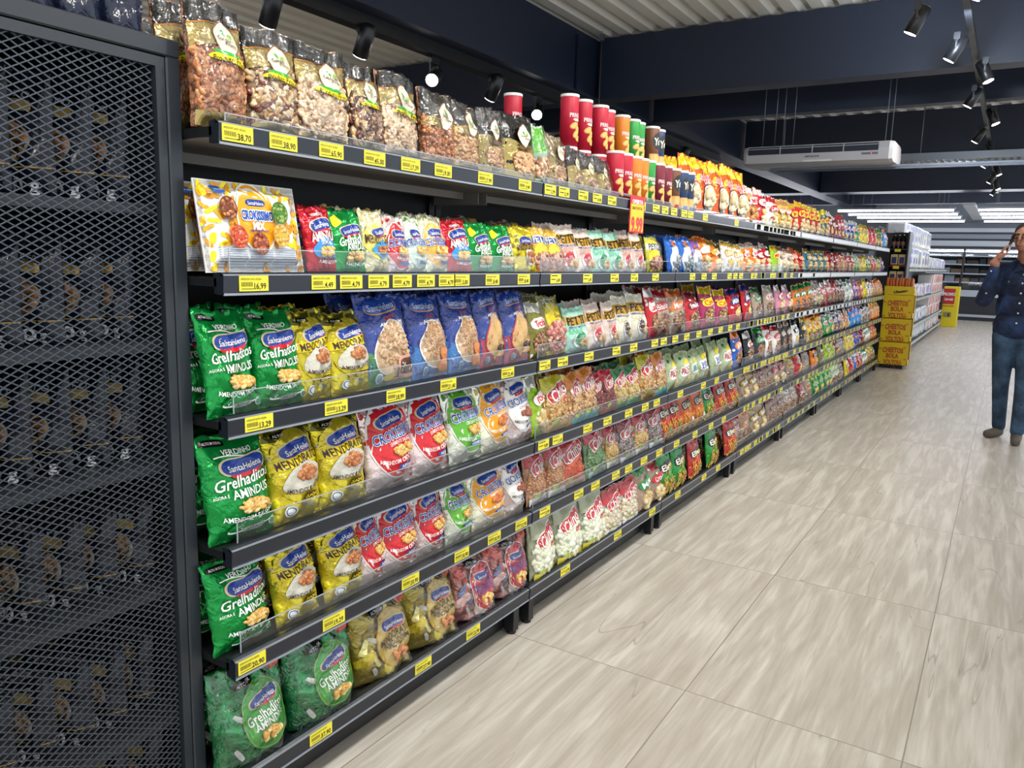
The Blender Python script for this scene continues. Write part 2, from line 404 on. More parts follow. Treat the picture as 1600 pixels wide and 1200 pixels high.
def art_gold(A):
    A.spots(34, .085, .055, [mat('#f0de10', 'foil'), mat('#a9a083', 'foil'), mat('#efe02a', 'foil')], 8, zr=(.04, .84))
    A.band(.84, .84, .985, .985, mat('#57551c', 'foil'), wav=.0)
    A.spots(7, .07, .04, [mat('#b9ad22', 'foil')], 4, zr=(.88, .97))
    A.shape(-.2, .90, .13, .045, BLK, 0, 'sq'); A.text('ALTO EM', -.2, .9, .04, WHT, maxw=.2)
    A.shape(.02, .55, .47, .58, mat('#c9b830', 'foil'))
    logo(A, .03, .735, .30)
    A.band(.535, .575, .635, .690, YEL, -.48, .49)
    A.text('MENDORATO', .0, .612, .135, BRN, maxw=.78, rot=.09, shear=-.05, bold=0.016)
    A.shape(.04, .43, .40, .24, mat('#c9c6b8', 'gloss'), .1, 'drop')
    A.nuts(.08, .465, .20, .10, peanutB, .0085, 60, 'round', 6)
    A.text('AMENDOIM JAPONES', .05, .305, .075, BRN, maxw=.74, rot=.1, bold=0.009, bend=.14)
    A.shape(.10, .225, .17, .04, BRN, .12, 'sq'); A.text('ASSADO', .10, .225, .05, YEL, maxw=.27, rot=.12, bold=0.013)
    A.shape(-.28, .12, .085, .085, WHT); A.shape(-.28, .12, .065, .065, mat('#49698b', 'gloss')); A.shape(-.28, .12, .05, .05, WHT)
def art_crok(col, spot, word2, nutc, body=None):
    def f(A):
        A.spots(30, .062, .045, [mat(spot, 'foil'), mat(spot, 'gloss'), body or mat('#f5e6e2', 'foil')], 5, avoid=(.0, .58, .34, .30))
        A.text('CROQUINHO', .0, .935, .07, NAVY, maxw=.42, rot=.05, bold=0.013)
        A.shape(.02, .57, .45, .66, WHT, .1, 'oval'); A.shape(.02, .57, .43, .64, mat(col, 'gloss'), .1, 'oval')
        logo(A, .0, .79, .27, .1)
        A.text('CROKISSIMO', .02, .625, .17, mat('#1c51b0', 'gloss'), maxw=.80, rot=.14, bold=0.013, outline=WHT, ow=.045)
        A.text(word2, .08, .525, .06, WHT if col != '#f3f1ee' else mat('#8c6a5a', 'gloss'), maxw=.42, rot=.12, bold=0.009)
        A.nuts(.10, .42, .16, .09, nutc, .0085, 44, 'bean', 7, .3)
        A.text('AMENDOIM CROCANTE', .03, .30, .07, WHT if col != '#f3f1ee' else BRN, maxw=.70, rot=.12, bold=0.013, bend=.2)
        A.shape(.14, .235, .15, .035, mat('#2a4fa5', 'gloss'), .14, 'sq'); A.text('ASSADO', .14, .235, .045, WHT, maxw=.24, rot=.14, bold=0.013)
    return f
def art_blue(bot, extra):
    def f(A):
        A.band(0, 0, .42, .30, mat(bot, 'gloss'), wav=-.03)
        A.shape(-.02, .875, .31, .17, mat('#e2a43a', 'gloss'), .08, 'bow'); A.shape(-.03, .885, .30, .165, mat('#2354b5', 'gloss'), .08, 'bow')
        A.text('SantaHelena', -.03, .875, .105, mat('#c9d6ee', 'gloss'), maxw=.50, rot=.06, bold=0.009)
        A.text('Doceria', .05, .76, .075, mat('#d4542a', 'gloss'), maxw=.24, rot=.15, bold=0.013)
        A.text('AMENDOIM', .05, .685, .055, WHT, maxw=.46, rot=.05, bold=0.018); A.text('TORRADO', .09, .65, .05, WHT, maxw=.40, rot=.05, bold=0.018)
        A.shape(.06, .40, .37, .46, WHT if extra != 'cake' else mat('#d0203a', 'gloss'), .0, 'drop')
        A.shape(.06, .40, .345, .435, mat('#d9b48a', 'gloss') if extra != 'cake' else mat('#e0b673', 'gloss', var=.1), .0, 'drop')
        if extra == 'brownie':
            A.nuts(.06, .44, .30, .32, [mat('#d8b48c', 'gloss'), mat('#c79d72', 'gloss'), mat('#e7cba6', 'gloss')], .010, 150, 'half', 3, .4)
            A.over()
            A.shape(.26, .20, .19, .17, mat('#d99a86', 'gloss'), .05, 'sq'); A.shape(.27, .205, .17, .12, mat('#4a231c', 'gloss'), .05, 'sq')
            A.spots(9, .022, .012, [mat('#e8c690', 'gloss')], 3, 'oval', (.16, .25), (.13, .4))
            A.shape(-.13, .10, .07, .05, mat('#c7b53a', 'gloss')); A.shape(.0, .07, .10, .035, mat('#cf9d68', 'gloss'))
        elif extra == 'cookie':
            A.nuts(.06, .44, .30, .34, [mat('#c99e72', 'gloss'), mat('#b98a5e', 'gloss'), mat('#d9b48c', 'gloss')], .006, 230, 'half', 3, .4)
            A.over()
            for (x, z, r) in ((.26, .27, .15), (.34, .19, .13), (.20, .14, .15)):
                A.shape(x, z, r, r*.95, mat('#c96a2c', 'gloss', var=.2)); A.shape(x-.01, z+.005, r*.85, r*.8, mat('#dd8a45', 'gloss', var=.2))
        else:
            A.over()
            A.shape(.25, .235, .22, .06, mat('#2d1a1a', 'gloss'), .05, 'sq'); A.shape(.24, .26, .12, .05, mat('#3a2222', 'gloss'), .05, 'gem')
            A.shape(.25, .17, .21, .05, mat('#e0a85c', 'gloss'), .05, 'sq'); A.shape(-.02, .13, .07, .05, mat('#d9b23a', 'gloss'))
        A.shape(-.28, .10, .075, .075, mat('#cfe2ea', 'gloss')); A.shape(-.28, .10, .06, .06, mat('#6b93a5', 'gloss'))
        A.text('PESO LIQUIDO 1,01kg', .12, .04, .04, mat('#bcd7dd', 'gloss'), maxw=.5)
    return f
def emblem(A, cx, cz, r, rot=-.25):
    A.shape(cx, cz, r*.98, r*1.32, mat('#8f6234', 'gloss'), rot, 'gem'); A.shape(cx, cz, r*.90, r*1.22, mat('#f1e8cd', 'gloss'), rot, 'gem')
    A.shape(cx-.03, cz+r*.22, r*.10, r*.22, GRN, .5); A.shape(cx+.06, cz+r*.12, r*.17, r*.17, mat('#86b732', 'gloss'))
    A.text('Golden', cx-.03, cz+.0, r*.27, BRN, maxw=r*.95, rot=rot*.6, bold=0.009); A.text('Prime', cx+.05, cz-r*.32*A.w/A.h, r*.25, BRN, maxw=r*.7, rot=rot*.6, bold=0.009)
GOLD = mat('#a8955a', 'foil')
def art_prime(ms, kind, size, n, header='gold', banner=True, black=.0, seed=1, small=False):
    def f(A):
        A.nuts(.0, .36, .42, .46, ms, size, int(n*1.5), kind, seed, .35, 'rect')
        A.over()
        if header == 'gold': A.band(.60, .66, .80, .84, GOLD, wav=.01); A.band(.795, .835, .985, .985, BLK); A.band(.79, .83, .80, .84, mat('#c47a2a', 'gloss'), k=1)
        elif header == 'black': A.band(.52, .52, .70, .64, GOLD); A.band(.62, .62, .985, .985, BLK); A.band(.615, .615, .63, .63, mat('#a8842c', 'gloss'), k=1)
        A.band(.0, .0, .12, .10, GOLD)
        emblem(A, .08, .69, .22)
        if banner:
            A.shape(.06, .525, .34, .075, YEL, -.10, 'banner'); A.shape(.0, .565, .22, .035, GRN, -.12, 'banner')
            A.text('Produto Prime', .06, .518, .085, BLK, maxw=.56, rot=-.06, bold=0.009, bend=-.03)
    return f
def art_gpouch(A):
    A.band(.0, .0, .60, .56, GOLD, wav=.02)
    A.shape(.02, .28, .36, .28, mat('#7a5a2a', 'gloss')); A.shape(.02, .28, .34, .26, mat('#c39a72', 'gloss'))
    A.nuts(.02, .28, .30, .22, [mat('#d3ae88', 'gloss'), mat('#c2976f', 'gloss')], .010, 60, 'half', 3)
    A.over(); A.shape(.02, .50, .20, .045, mat('#5a3c1c', 'gloss'), 0, 'sq')
    emblem(A, .04, .68, .19, -.1)
def art_small_black(A):
    A.band(.0, .0, .55, .62, GOLD, wav=.02); A.shape(.03, .26, .33, .22, nutmat('#d3b79a', '#b08a70', '#8a6a52', 60))
    emblem(A, .02, .64, .17, -.1)
def art_greenclear(A):
    A.band(.50, .62, .97, .97, mat('#57b52a', 'gloss')); A.nuts(.0, .28, .40, .35, [mat('#c79a78', 'gloss'), mat('#dfc3a2', 'gloss'), mat('#a56c50', 'gloss')], .013, 70, 'bean', 4)
    A.over(); A.band(0, 0, .12, .08, mat('#8fb7a5', 'gloss'))
def art_pettiz(tone, dark):
    def f(A):
        A.band(.60, .60, .80, .80, mat('#b98a22', 'gloss')); A.text('PETTIZ', 0, .70, .22, BLK, maxw=.80, rot=.03, bold=0.013)
        A.text('AMENDOIM CROCANTE', 0, .56, .06, NAVY, maxw=.78, bold=0.013)
        A.text('SABOR', -.1, .47, .15, mat(tone, 'gloss'), maxw=.55, bold=0.018)
        A.shape(.05, .27, .33, .25, WHT); A.shape(.0, .30, .22, .20, mat(dark, 'gloss')); A.text('NOVO', .0, .33, .06, WHT, maxw=.2)
        A.nuts(.16, .20, .15, .10, peanutY, .011, 22, 'bean', 2)
    return f
def art_atiz(band, c2):
    def f(A):
        A.shape(.0, .42, .42, .28, mat('#f3df2a', 'gloss')); A.band(.66, .62, .83, .79, mat(band, 'gloss')); A.text('PETTIZ', 0, .725, .19, WHT if band != '#f2f2ee' else BLK, maxw=.74, rot=-.07, bold=0.013)
        A.nuts(.02, .24, .42, .22, [mat('#c08a72', 'gloss'), mat('#d8ab90', 'gloss'), mat('#a96a55', 'gloss')], .013, 80, 'bean', 4)
        A.over(); A.band(0, 0, .10, .08, mat(c2, 'gloss'))
    return f
def art_dori(A):
    A.shape(0, .78, .16, .10, ORG); A.text('Dori', 0, .78, .14, mat('#132f7a', 'gloss'), maxw=.30, bold=0.013); A.text('AMENDOIM', 0, .66, .06, WHT, maxw=.5, bold=0.013)
    A.shape(0, .30, .40, .44, mat('#d7e6ef', 'gloss')); A.nuts(.0, .20, .30, .25, [mat('#8f9297', 'gloss'), mat('#b9bdc2', 'gloss')], .013, 40, 'bean', 9)
    A.over(); A.shape(.02, .42, .03, .09, BLK); A.shape(.02, .50, .035, .035, BLK); A.shape(.05, .34, .02, .09, BLK, .5)
def art_yellowpea(A):
    A.shape(.05, .62, .42, .34, YEL); A.text('PETTIZ', .0, .88, .2, mat('#e6e6d8', 'gloss'), maxw=.7, bold=0.013, rot=.08)
    A.text('Snack', .12, .66, .10, BRN, maxw=.3, shear=.2, bold=0.005); A.text('Joias', .18, .52, .10, BRN, maxw=.3, shear=.2, bold=0.005)
    A.nuts(.0, .28, .42, .34, [mat('#b5645a', 'gloss'), mat('#c98478', 'gloss'), mat('#d8a898', 'gloss')], .014, 90, 'round', 3)
    A.over(); A.band(0, 0, .07, .10, mat('#cfae1e', 'gloss'))
def art_chino(head, nutcol, kind='round', size=.010, big=False, bottom='#e7e9e6'):
    def f(A):
        A.nuts(0, .36, .43, .34*A.h/A.w*.75, [mat(c, 'gloss') for c in nutcol], size, 150, kind, 3, .5, 'rect')
        A.over()
        A.band(.70, .70, .99, .99, mat(head, 'gloss'))
        A.shape(.02, .70, .40, .15, WHT, .35, 'sq'); A.shape(.02, .70, .38, .13, mat('#c51f2c', 'gloss'), .35, 'sq')
        A.text('Chino', .02, .70, .22, WHT, maxw=.62, rot=.35, shear=.2, bold=0.013)
        A.shape(.22, .53, .10, .06, RED, .3); A.text('Soja', .22, .53, .06, WHT, maxw=.14, rot=.3)
        A.band(0, 0, .13, .17, mat(bottom, 'gloss')); A.shape(-.25, .17, .10, .05, mat('#a9c23a', 'gloss'), .4)
    return f
def art_sage(c, words):
    def f(A):
        A.shape(.08, .68, .16, .13, mat('#e0c832', 'gloss')); A.shape(-.2, .82, .06, .05, mat('#2c8a4a', 'gloss'))
        A.shape(.0, .45, .32, .19, WHT, .05, 'sq')
        A.text(words[0], 0, .50, .13, mat(c, 'gloss'), maxw=.52, rot=.05, bold=0.018); A.text(words[1], 0, .41, .13, mat(c, 'gloss'), maxw=.52, rot=.05, bold=0.018)
        A.shape(.1, .18, .22, .13, mat('#dcb64a', 'gloss'), .3, 'peanut')
    return f
def art_stick(bg, tx):
    def f(A):
        A.shape(-.02, .66, .36, .15, mat('#1a1412', 'gloss'), .18, 'sq'); A.text('Elkes', -.02, .66, .18, WHT, maxw=.6, rot=.18, bold=0.018)
        A.nuts(.0, .36, .42, .50, [mat('#ecc64c', 'gloss'), mat('#d9a838', 'gloss')], .009, 26, 'stick', 3, .3, 'rect')
        A.nuts(.05, .16, .38, .22, [mat('#e3bb62', 'gloss'), mat('#c99438', 'gloss')], .009, 50, 'stick', 4, .4, 'rect')
        A.over(); A.shape(.15, .22, .13, .07, mat(tx, 'gloss'), .1, 'sq'); A.text('BATATA', .15, .22, .05, WHT, maxw=.22, rot=.1)
    return f
def art_popcorn(A):
    A.band(.80, .80, .99, .99, mat('#eccf1e', 'foil')); A.spots(5, .10, .08, [mat('#f0c81e', 'foil')], 5, zr=(.6, .8))
    A.text('Saborosa', .05, .68, .13, RED, maxw=.62, rot=.2, bold=0.023, outline=WHT, ow=.05); A.text('frita', .05, .60, .11, RED, maxw=.36, rot=.2, bold=0.023, outline=WHT, ow=.05)
    A.shape(.04, .30, .30, .34, mat('#22286c', 'gloss'), .3, 'drop'); A.shape(.04, .30, .275, .315, mat('#e9dfc8', 'gloss'), .3, 'drop')
    A.nuts(.04, .30, .19, .23, [mat('#e3d7b8', 'gloss'), mat('#d6c598', 'gloss'), mat('#e9dfc8', 'gloss')], .022, 22, 'puff', 3)
def art_multi(cols, lab, labm, words, wcol, n=70, nutc=None):
    def f(A):
        R = random.Random(12); L0 = A.layer
        for k in range(n):
            A.layer = L0+(k*5 % 13)
            A.shape(R.uniform(-.40, .40), R.uniform(.06, .9), R.uniform(.08, .16), R.uniform(.03, .07), mat(R.choice(cols), 'foil'), R.uniform(0, 3.1), 'sq', n=12, rings=2)
        for k in range(5):
            A.layer = L0+14+k
            A.shape(R.uniform(-.4, .4), R.uniform(.1, .8), .09, .03, GRY, R.uniform(0, 3.1), 'sq', n=10, rings=2)
        A.layer = L0+19
        A.shape(.10, .44, .33, .45, mat(lab, 'gloss'), .15); A.shape(.10, .44, .315, .435, mat(labm, 'gloss'), .15)
        logo(A, .10, .62, .20)
        A.text(words[0], .09, .48, .12, wcol, maxw=.54, rot=.2, bold=0.013); A.text(words[1], .11, .39, .09, wcol, maxw=.42, rot=.15, bold=0.013)
        A.nuts(.12, .26, .15, .07, nutc or peanutY, .010, 24, 'bean', 3)
        A.shape(-.12, .83, .13, .05, BLK, .1, 'sq'); A.text('ALTO EM', -.12, .83, .04, WHT, maxw=.2, rot=.1)
        A.shape(.33, .88, .09, .08, mat('#d2472a', 'gloss'), .3, 'sq')
    return f
K = {}
def kind(key, w, h, t, base, art, oname, desc, cat='snack bag', **kw):
    K[key] = dict(mesh=make_bag(oname, w, h, t, base, art, seed=len(K)+1, **kw), w=w, h=h, t=t, name=oname, desc=desc, cat=cat)
BG = mat('#0f8f3e', 'foil'); BGD = mat('#d8c42a', 'foil')
kind('green_big', .165, .255, .085, BG, art_green, 'peanut_bag', 'large green foil peanut bag')
kind('green_tall', .140, .235, .065, BG, art_green, 'peanut_bag', 'green foil peanut bag', wr=1.3)
kind('gold_big', .165, .250, .080, BGD, art_gold, 'peanut_bag', 'large gold foil peanut bag', wr=1.4)
kind('gold_tall', .145, .225, .065, BGD, art_gold, 'peanut_bag', 'yellow gold foil peanut bag', wr=1.3)
PK = mat('#efd9d6', 'foil')
kind('crok_red', .185, .255, .085, PK, art_crok('#d0232c', '#b8332b', 'LEVEMENTE SALGADO', peanutY), 'crunchy_peanut_bag', 'pink bag with red oval and blue lettering', wr=1.3)
kind('crok_green', .175, .250, .075, mat('#e6ecd8', 'foil'), art_crok('#5fae2e', '#4d8a26', 'CEBOLA E SALSA', peanutY), 'crunchy_peanut_bag', 'pale bag with green oval and blue lettering', wr=1.3)
kind('crok_yellow', .175, .250, .075, mat('#efe9cf', 'foil'), art_crok('#efa31d', '#c9b63a', 'PIMENTA DOCE', [mat('#c96a3a', 'gloss'), mat('#d98a4f', 'gloss')]), 'crunchy_peanut_bag', 'pale bag with orange oval and blue lettering', wr=1.3)
kind('crok_brown', .165, .250, .075, mat('#d2b9b4', 'foil'), art_crok('#f3f1ee', '#9b7266', 'CASEIRO', [mat('#8a4a34', 'gloss'), mat('#a5604a', 'gloss')]), 'crunchy_peanut_bag', 'brown and white bag with blue lettering', wr=1.3)
BL = mat('#20409c', 'gloss')
kind('blue_brownie', .190, .262, .075, BL, art_blue('#3f8f4c', 'brownie'), 'peanut_pouch', 'blue and green pouch with chopped peanut window', 'snack pouch', film=FILM2, wr=1.2)
kind('blue_cookie', .175, .258, .070, BL, art_blue('#2a7cc9', 'cookie'), 'peanut_pouch', 'blue pouch with granulated peanut window and biscuits', 'snack pouch', film=FILM2, wr=1.2)
kind('blue_cake', .170, .258, .065, BL, art_blue('#b42a44', 'cake'), 'peanut_pouch', 'blue and red pouch with peanut flour window', 'snack pouch', film=FILM2, wr=1.2)
cash = [mat('#e3c6a6', 'gloss'), mat('#edd6ba', 'gloss'), mat('#d9b490', 'gloss'), mat('#e6caa6', 'gloss')]
clearb = nutmat('#c79c78', '#a97a58', '#6f4b34', 60)
kind('cashew_caramel', .155, .265, .075, nutmat('#b5754a', '#8f5433', '#5a3220', 55), art_prime([mat('#b87a4c', 'gloss'), mat('#a2623a', 'gloss'), mat('#cc9468', 'gloss')], 'cashew', .0115, 190), 'nut_bag', 'clear bag of caramelised cashews', 'nut bag', film=FILM, film_off=.0125, flat_top=.10)
kind('nut_mix', .150, .250, .070, nutmat('#c9a47c', '#8d5a44', '#4e3226', 55), art_prime([mat('#d8bf94', 'gloss'), mat('#7a4438', 'gloss'), mat('#c9a06c', 'gloss'), mat('#e6d4b2', 'gloss')], 'half', .0125, 190, seed=2), 'nut_bag', 'clear bag of mixed nuts and seeds', 'nut bag', film=FILM, film_off=.0125, flat_top=.10)
kind('cashew', .160, .250, .075, clearb, art_prime(cash, 'cashew', .0122, 190, seed=3), 'nut_bag', 'clear bag of pale whole cashews', 'nut bag', film=FILM, film_off=.0125, flat_top=.10)
kind('dark_mix', .135, .225, .065, nutmat('#8a6a52', '#5d3c30', '#33201a', 55), art_prime([mat('#7a5040', 'gloss'), mat('#4f3026', 'gloss'), mat('#d3b184', 'gloss'), mat('#a58364', 'gloss')], 'cashew', .0115, 170, seed=4), 'nut_bag', 'clear bag of dark mixed nuts and raisins', 'nut bag', film=FILM, film_off=.0125, flat_top=.10)
kind('cashew_small', .150, .225, .065, clearb, art_prime(cash, 'half', .0095, 260, seed=5), 'nut_bag', 'clear bag of broken pale cashews', 'nut bag', film=FILM, film_off=.0125, flat_top=.10)
kind('peanut_caramel', .155, .225, .065, nutmat('#b5714a', '#8f5433', '#5a3220', 65), art_prime([mat('#c07a48', 'gloss'), mat('#a35e34', 'gloss'), mat('#d59a68', 'gloss')], 'round', .0085, 200, 'black', False, seed=6), 'nut_bag', 'black-topped clear bag of caramel peanuts', 'nut bag', film=FILM, film_off=.0105)
kind('peanut_plain', .145, .215, .065, nutmat('#d9b083', '#c2946a', '#8a6244', 65), art_prime([mat('#dcb488', 'gloss'), mat('#cfa070', 'gloss')], 'round', .0085, 200, 'black', False, seed=7), 'nut_bag', 'black-topped clear bag of plain peanuts', 'nut bag', film=FILM, film_off=.0105)
kind('gold_pouch', .135, .215, .055, BLK, art_gpouch, 'nut_pouch', 'black and gold stand-up nut pouch', 'nut pouch', gusset=True, film=FILM)
kind('black_pouch', .165, .225, .060, BLK, art_gpouch, 'nut_pouch', 'black stand-up pouch with cream emblem and nut window', 'nut pouch', gusset=True)
kind('green_clear', .115, .215, .055, mat('#9ab8a0', 'gloss'), art_greenclear, 'nut_bag', 'clear bag of nuts with bright green top', 'nut bag', film=FILM, film_off=.0105)
kind('gold_clear', .130, .200, .055, mat('#8a7a52', 'foil'), art_gpouch, 'nut_pouch', 'small shiny gold nut pouch', 'nut pouch', film=FILM)
kind('black_small', .130, .165, .050, BLK, art_small_black, 'nut_pouch', 'small black resealable nut pouch', 'nut pouch', gusset=True, film=FILM2)
kind('red_small', .115, .165, .045, mat('#c01d2c', 'foil'), lambda A: (A.text('VERMELHO', 0, .88, .07, WHT, maxw=.4), logo(A, .03, .73, .32), A.text('AMINDUS', .04, .56, .2, WHT, maxw=.78, rot=.03, bold=0.018), A.shape(.05, .38, .40, .24, mat('#3c8fd0', 'gloss'), 0, 'drop'), A.text('SEM SAL', .05, .46, .08, WHT, maxw=.4), A.nuts(.05, .33, .22, .09, peanutY, .009, 30, 'bean', 2), A.text('AMENDOIM', .05, .18, .07, WHT, maxw=.6, bend=.1)), 'peanut_packet', 'small red foil peanut packet', 'snack packet')
kind('green_small', .120, .170, .045, BG, lambda A: (A.shape(-.28, .84, .12, .12, YEL, .5, 'sq'), logo(A, .06, .68, .28), A.text('Grelhaditos', .06, .53, .2, WHT, maxw=.8, rot=.1, shear=.25, bold=0.018), A.text('AMINDUS', .08, .42, .15, WHT, maxw=.55, rot=.03, bold=0.018), A.nuts(.06, .27, .22, .10, peanutY, .009, 32, 'bean', 2), A.text('AMENDOIM', .06, .15, .07, WHT, maxw=.6, bend=.12)), 'peanut_packet', 'small green foil peanut packet', 'snack packet')
kind('cream_small', .115, .170, .045, mat('#e6dcae', 'foil'), lambda A: (A.spots(12, .07, .05, [mat('#d8ca86', 'foil')], 3), A.shape(0, .50, .46, .42, mat('#efdc62', 'gloss')), logo(A, .05, .66, .25), A.text('MENDORATO', 0, .54, .2, BRN, maxw=.85, bold=0.018), A.shape(.05, .38, .38, .20, mat('#39a0d8', 'gloss'), 0, 'gem'), A.nuts(.05, .38, .14, .08, peanutB, .008, 22, 'bean', 2)), 'peanut_packet', 'small cream peanut packet with blue patch', 'snack packet')
kind('gold_small', .135, .165, .045, BGD, lambda A: (A.spots(16, .07, .05, [mat('#e8d61c', 'foil'), mat('#8d8646', 'foil')], 3), logo(A, .05, .70, .25), A.text('MENDORATO', .03, .56, .18, BRN, maxw=.8, rot=.04, bold=0.018), A.shape(.08, .34, .24, .2, mat('#c9c6b8', 'gloss')), A.nuts(.08, .34, .18, .14, peanutB, .009, 30, 'bean', 2)), 'peanut_packet', 'small gold peanut packet', 'snack packet')
def art_crok_s(col, spot):
    def f(A):
        A.spots(26, .075, .055, [mat(spot, 'foil')], 5, avoid=(.0, .5, .40, .28))
        A.shape(.0, .48, .46, .58, WHT); A.shape(.0, .48, .44, .56, mat(col, 'gloss')); logo(A, .02, .68, .27)
        A.text('CROKISSIMO', .02, .53, .19, mat('#1c51b0', 'gloss'), maxw=.86, rot=.05, bold=0.018, outline=WHT, ow=.045)
        A.nuts(.08, .38, .2, .10, peanutY, .009, 26, 'bean', 2); A.text('AMENDOIM', .03, .25, .07, WHT, maxw=.6, bend=.1); A.shape(.1, .19, .18, .04, mat('#2a4fa5', 'gloss'), 0, 'sq')
    return f
kind('crok_red_s', .115, .170, .045, PK, art_crok_s('#d0232c', '#b8332b'), 'peanut_packet', 'small pink and red crunchy peanut packet', 'snack packet')
kind('crok_green_s', .112, .168, .045, mat('#dbe6cb', 'foil'), art_crok_s('#c9e0d2', '#5fa040'), 'peanut_packet', 'small pale green crunchy peanut packet', 'snack packet')
kind('crok_cream_s', .118, .175, .045, mat('#e3e0c0', 'foil'), art_crok_s('#e2b24c', '#8a9a5a'), 'peanut_packet', 'small cream and orange crunchy peanut packet', 'snack packet')
kind('atiz', .150, .175, .055, mat('#e8b325', 'gloss'), art_atiz('#243f8e', '#e0952a'), 'peanut_bag', 'yellow peanut bag with navy band', film=FILM2)
kind('atiz_green', .150, .170, .055, mat('#d9cf2c', 'gloss'), art_atiz('#f2f2ee', '#d9cf2c'), 'peanut_bag', 'yellow peanut bag with white band', film=FILM2)
kind('pettiz_pink', .150, .190, .060, mat('#e8d6cb', 'gloss'), art_pettiz('#d9a090', '#c23a42'), 'peanut_bag', 'pale pink bag with ochre label', wr=1.2)
kind('pettiz_mint', .150, .185, .060, mat('#a8dcc6', 'gloss'), art_pettiz('#6ec7a2', '#2a9a62'), 'peanut_bag', 'mint green bag with ochre label', wr=1.2)
kind('pettiz_white', .160, .220, .065, mat('#e4dfcb', 'gloss'), art_pettiz('#d8d4b6', '#4a2a1e'), 'peanut_bag', 'cream white bag with ochre label', wr=1.2)
kind('dori_blue', .165, .190, .065, mat('#1f66c4', 'gloss'), art_dori, 'peanut_bag', 'bright blue peanut bag with silver front')
kind('dori_purple', .160, .185, .065, mat('#7d5fae', 'gloss'), art_dori, 'peanut_bag', 'violet peanut bag with silver front')
kind('yellow_peanut', .190, .235, .070, mat('#8f8a35', 'gloss'), art_yellowpea, 'peanut_bag', 'yellow bag showing red-skinned peanuts', film=FILM2)
kind('chino_yellow', .185, .215, .065, mat('#cfa052', 'gloss'), art_chino('#c8bd1e', ['#d9a964', '#c9924c', '#e3bd80'], 'bean', .012, bottom='#c9a05c'), 'peanut_bag', 'clear peanut bag with yellow header', film=FILM2)
kind('chino_orange', .160, .210, .060, mat('#cf9a5a', 'gloss'), art_chino('#d9812a', ['#d9b07c', '#e3c08c', '#b98a58'], 'bean', .011, bottom='#57a6a8'), 'peanut_bag', 'clear peanut bag with orange header', film=FILM2)
kind('chino_red', .145, .185, .055, mat('#8a3f38', 'gloss'), art_chino('#c41f35', ['#8a3f36', '#a04c40', '#6f2f2a'], 'round', .010, bottom='#a05a50'), 'peanut_bag', 'clear red-peanut bag with red header', film=FILM2)
kind('chino_green', .150, .185, .055, mat('#d3b56c', 'gloss'), art_chino('#12783c', ['#e0c884', '#cfae62'], 'bean', .010, bottom='#4a9a6a'), 'peanut_bag', 'clear bag with dark green header', film=FILM2)
kind('chino_soy', .165, .215, .065, mat('#c08f68', 'gloss'), art_chino('#b7202c', ['#cf9e74', '#c08a60'], 'round', .009), 'soybean_bag', 'clear soybean bag with red header', film=FILM2)
kind('chino_lentil', .180, .210, .065, mat('#d0603c', 'gloss'), art_chino('#b7202c', ['#dd6a42', '#cf5532'], 'round', .006, bottom='#e7c6b6'), 'lentil_bag', 'clear red-lentil bag with red header', film=FILM2)
kind('chino_pea', .180, .220, .065, mat('#6f9464', 'gloss'), art_chino('#b7202c', ['#7ea272', '#6a905e'], 'round', .009, bottom='#9fc7bb'), 'pea_bag', 'clear dried-pea bag with red header', film=FILM2)
kind('chino_corn', .160, .210, .060, mat('#d0b174', 'gloss'), art_chino('#b7202c', ['#e0c282', '#cfa85c'], 'round', .008), 'corn_bag', 'clear dried-corn bag with red header', film=FILM2)
kind('chino_bean', .165, .205, .060, mat('#8a7c78', 'gloss'), art_chino('#8d2530', ['#857470', '#6d5a58', '#a59a94'], 'bean', .009, bottom='#dfe6f0'), 'bean_bag', 'clear dark-bean bag with white base', film=FILM2)
kind('chino_white', .190, .225, .075, mat('#b7bd9c', 'gloss'), art_chino('#a9ad8e', ['#e3e6cf', '#d6dabf', '#eceedd'], 'bean', .019, bottom='#cfc23a'), 'bean_bag', 'clear bag of large white beans', film=FILM2)
kind('chino_chick', .170, .215, .065, mat('#d8cdb6', 'gloss'), art_chino('#c0282c', ['#ece2cc', '#dccfb2'], 'round', .013), 'chickpea_bag', 'clear chickpea bag with red header', film=FILM2)
kind('sage_red', .160, .195, .070, mat('#a9b88c', 'gloss'), art_sage('#b3262e', ('BATATA', 'PALHA')), 'chip_bag', 'sage green chip bag with red lettering', wr=1.5)
kind('sage_blue', .160, .195, .070, mat('#a9b88c', 'gloss'), art_sage('#2450a5', ('BATATA', 'LISA')), 'chip_bag', 'sage green chip bag with blue lettering', wr=1.5)
kind('sage_teal', .150, .190, .065, mat('#a9b88c', 'gloss'), art_sage('#1f8f92', ('BATATA', 'ERVAS')), 'chip_bag', 'sage green chip bag with teal lettering', wr=1.5)
kind('stick_green', .165, .230, .065, mat('#1c8a34', 'gloss'), art_stick('#1c8a34', '#c56a4c'), 'potato_stick_bag', 'green potato-stick bag')
kind('stick_red', .155, .205, .060, mat('#b52a26', 'gloss'), art_stick('#b52a26', '#2f8a3a'), 'potato_stick_bag', 'red potato-stick bag')
kind('stick_orange', .155, .205, .060, mat('#cf5f2a', 'gloss'), art_stick('#cf5f2a', '#f2f2ee'), 'potato_stick_bag', 'orange potato-stick bag')
kind('popcorn', .225, .320, .095, mat('#e2632a', 'foil'), art_popcorn, 'puffed_snack_bag', 'tall orange puffed-snack bag with yellow top', wr=1.4)
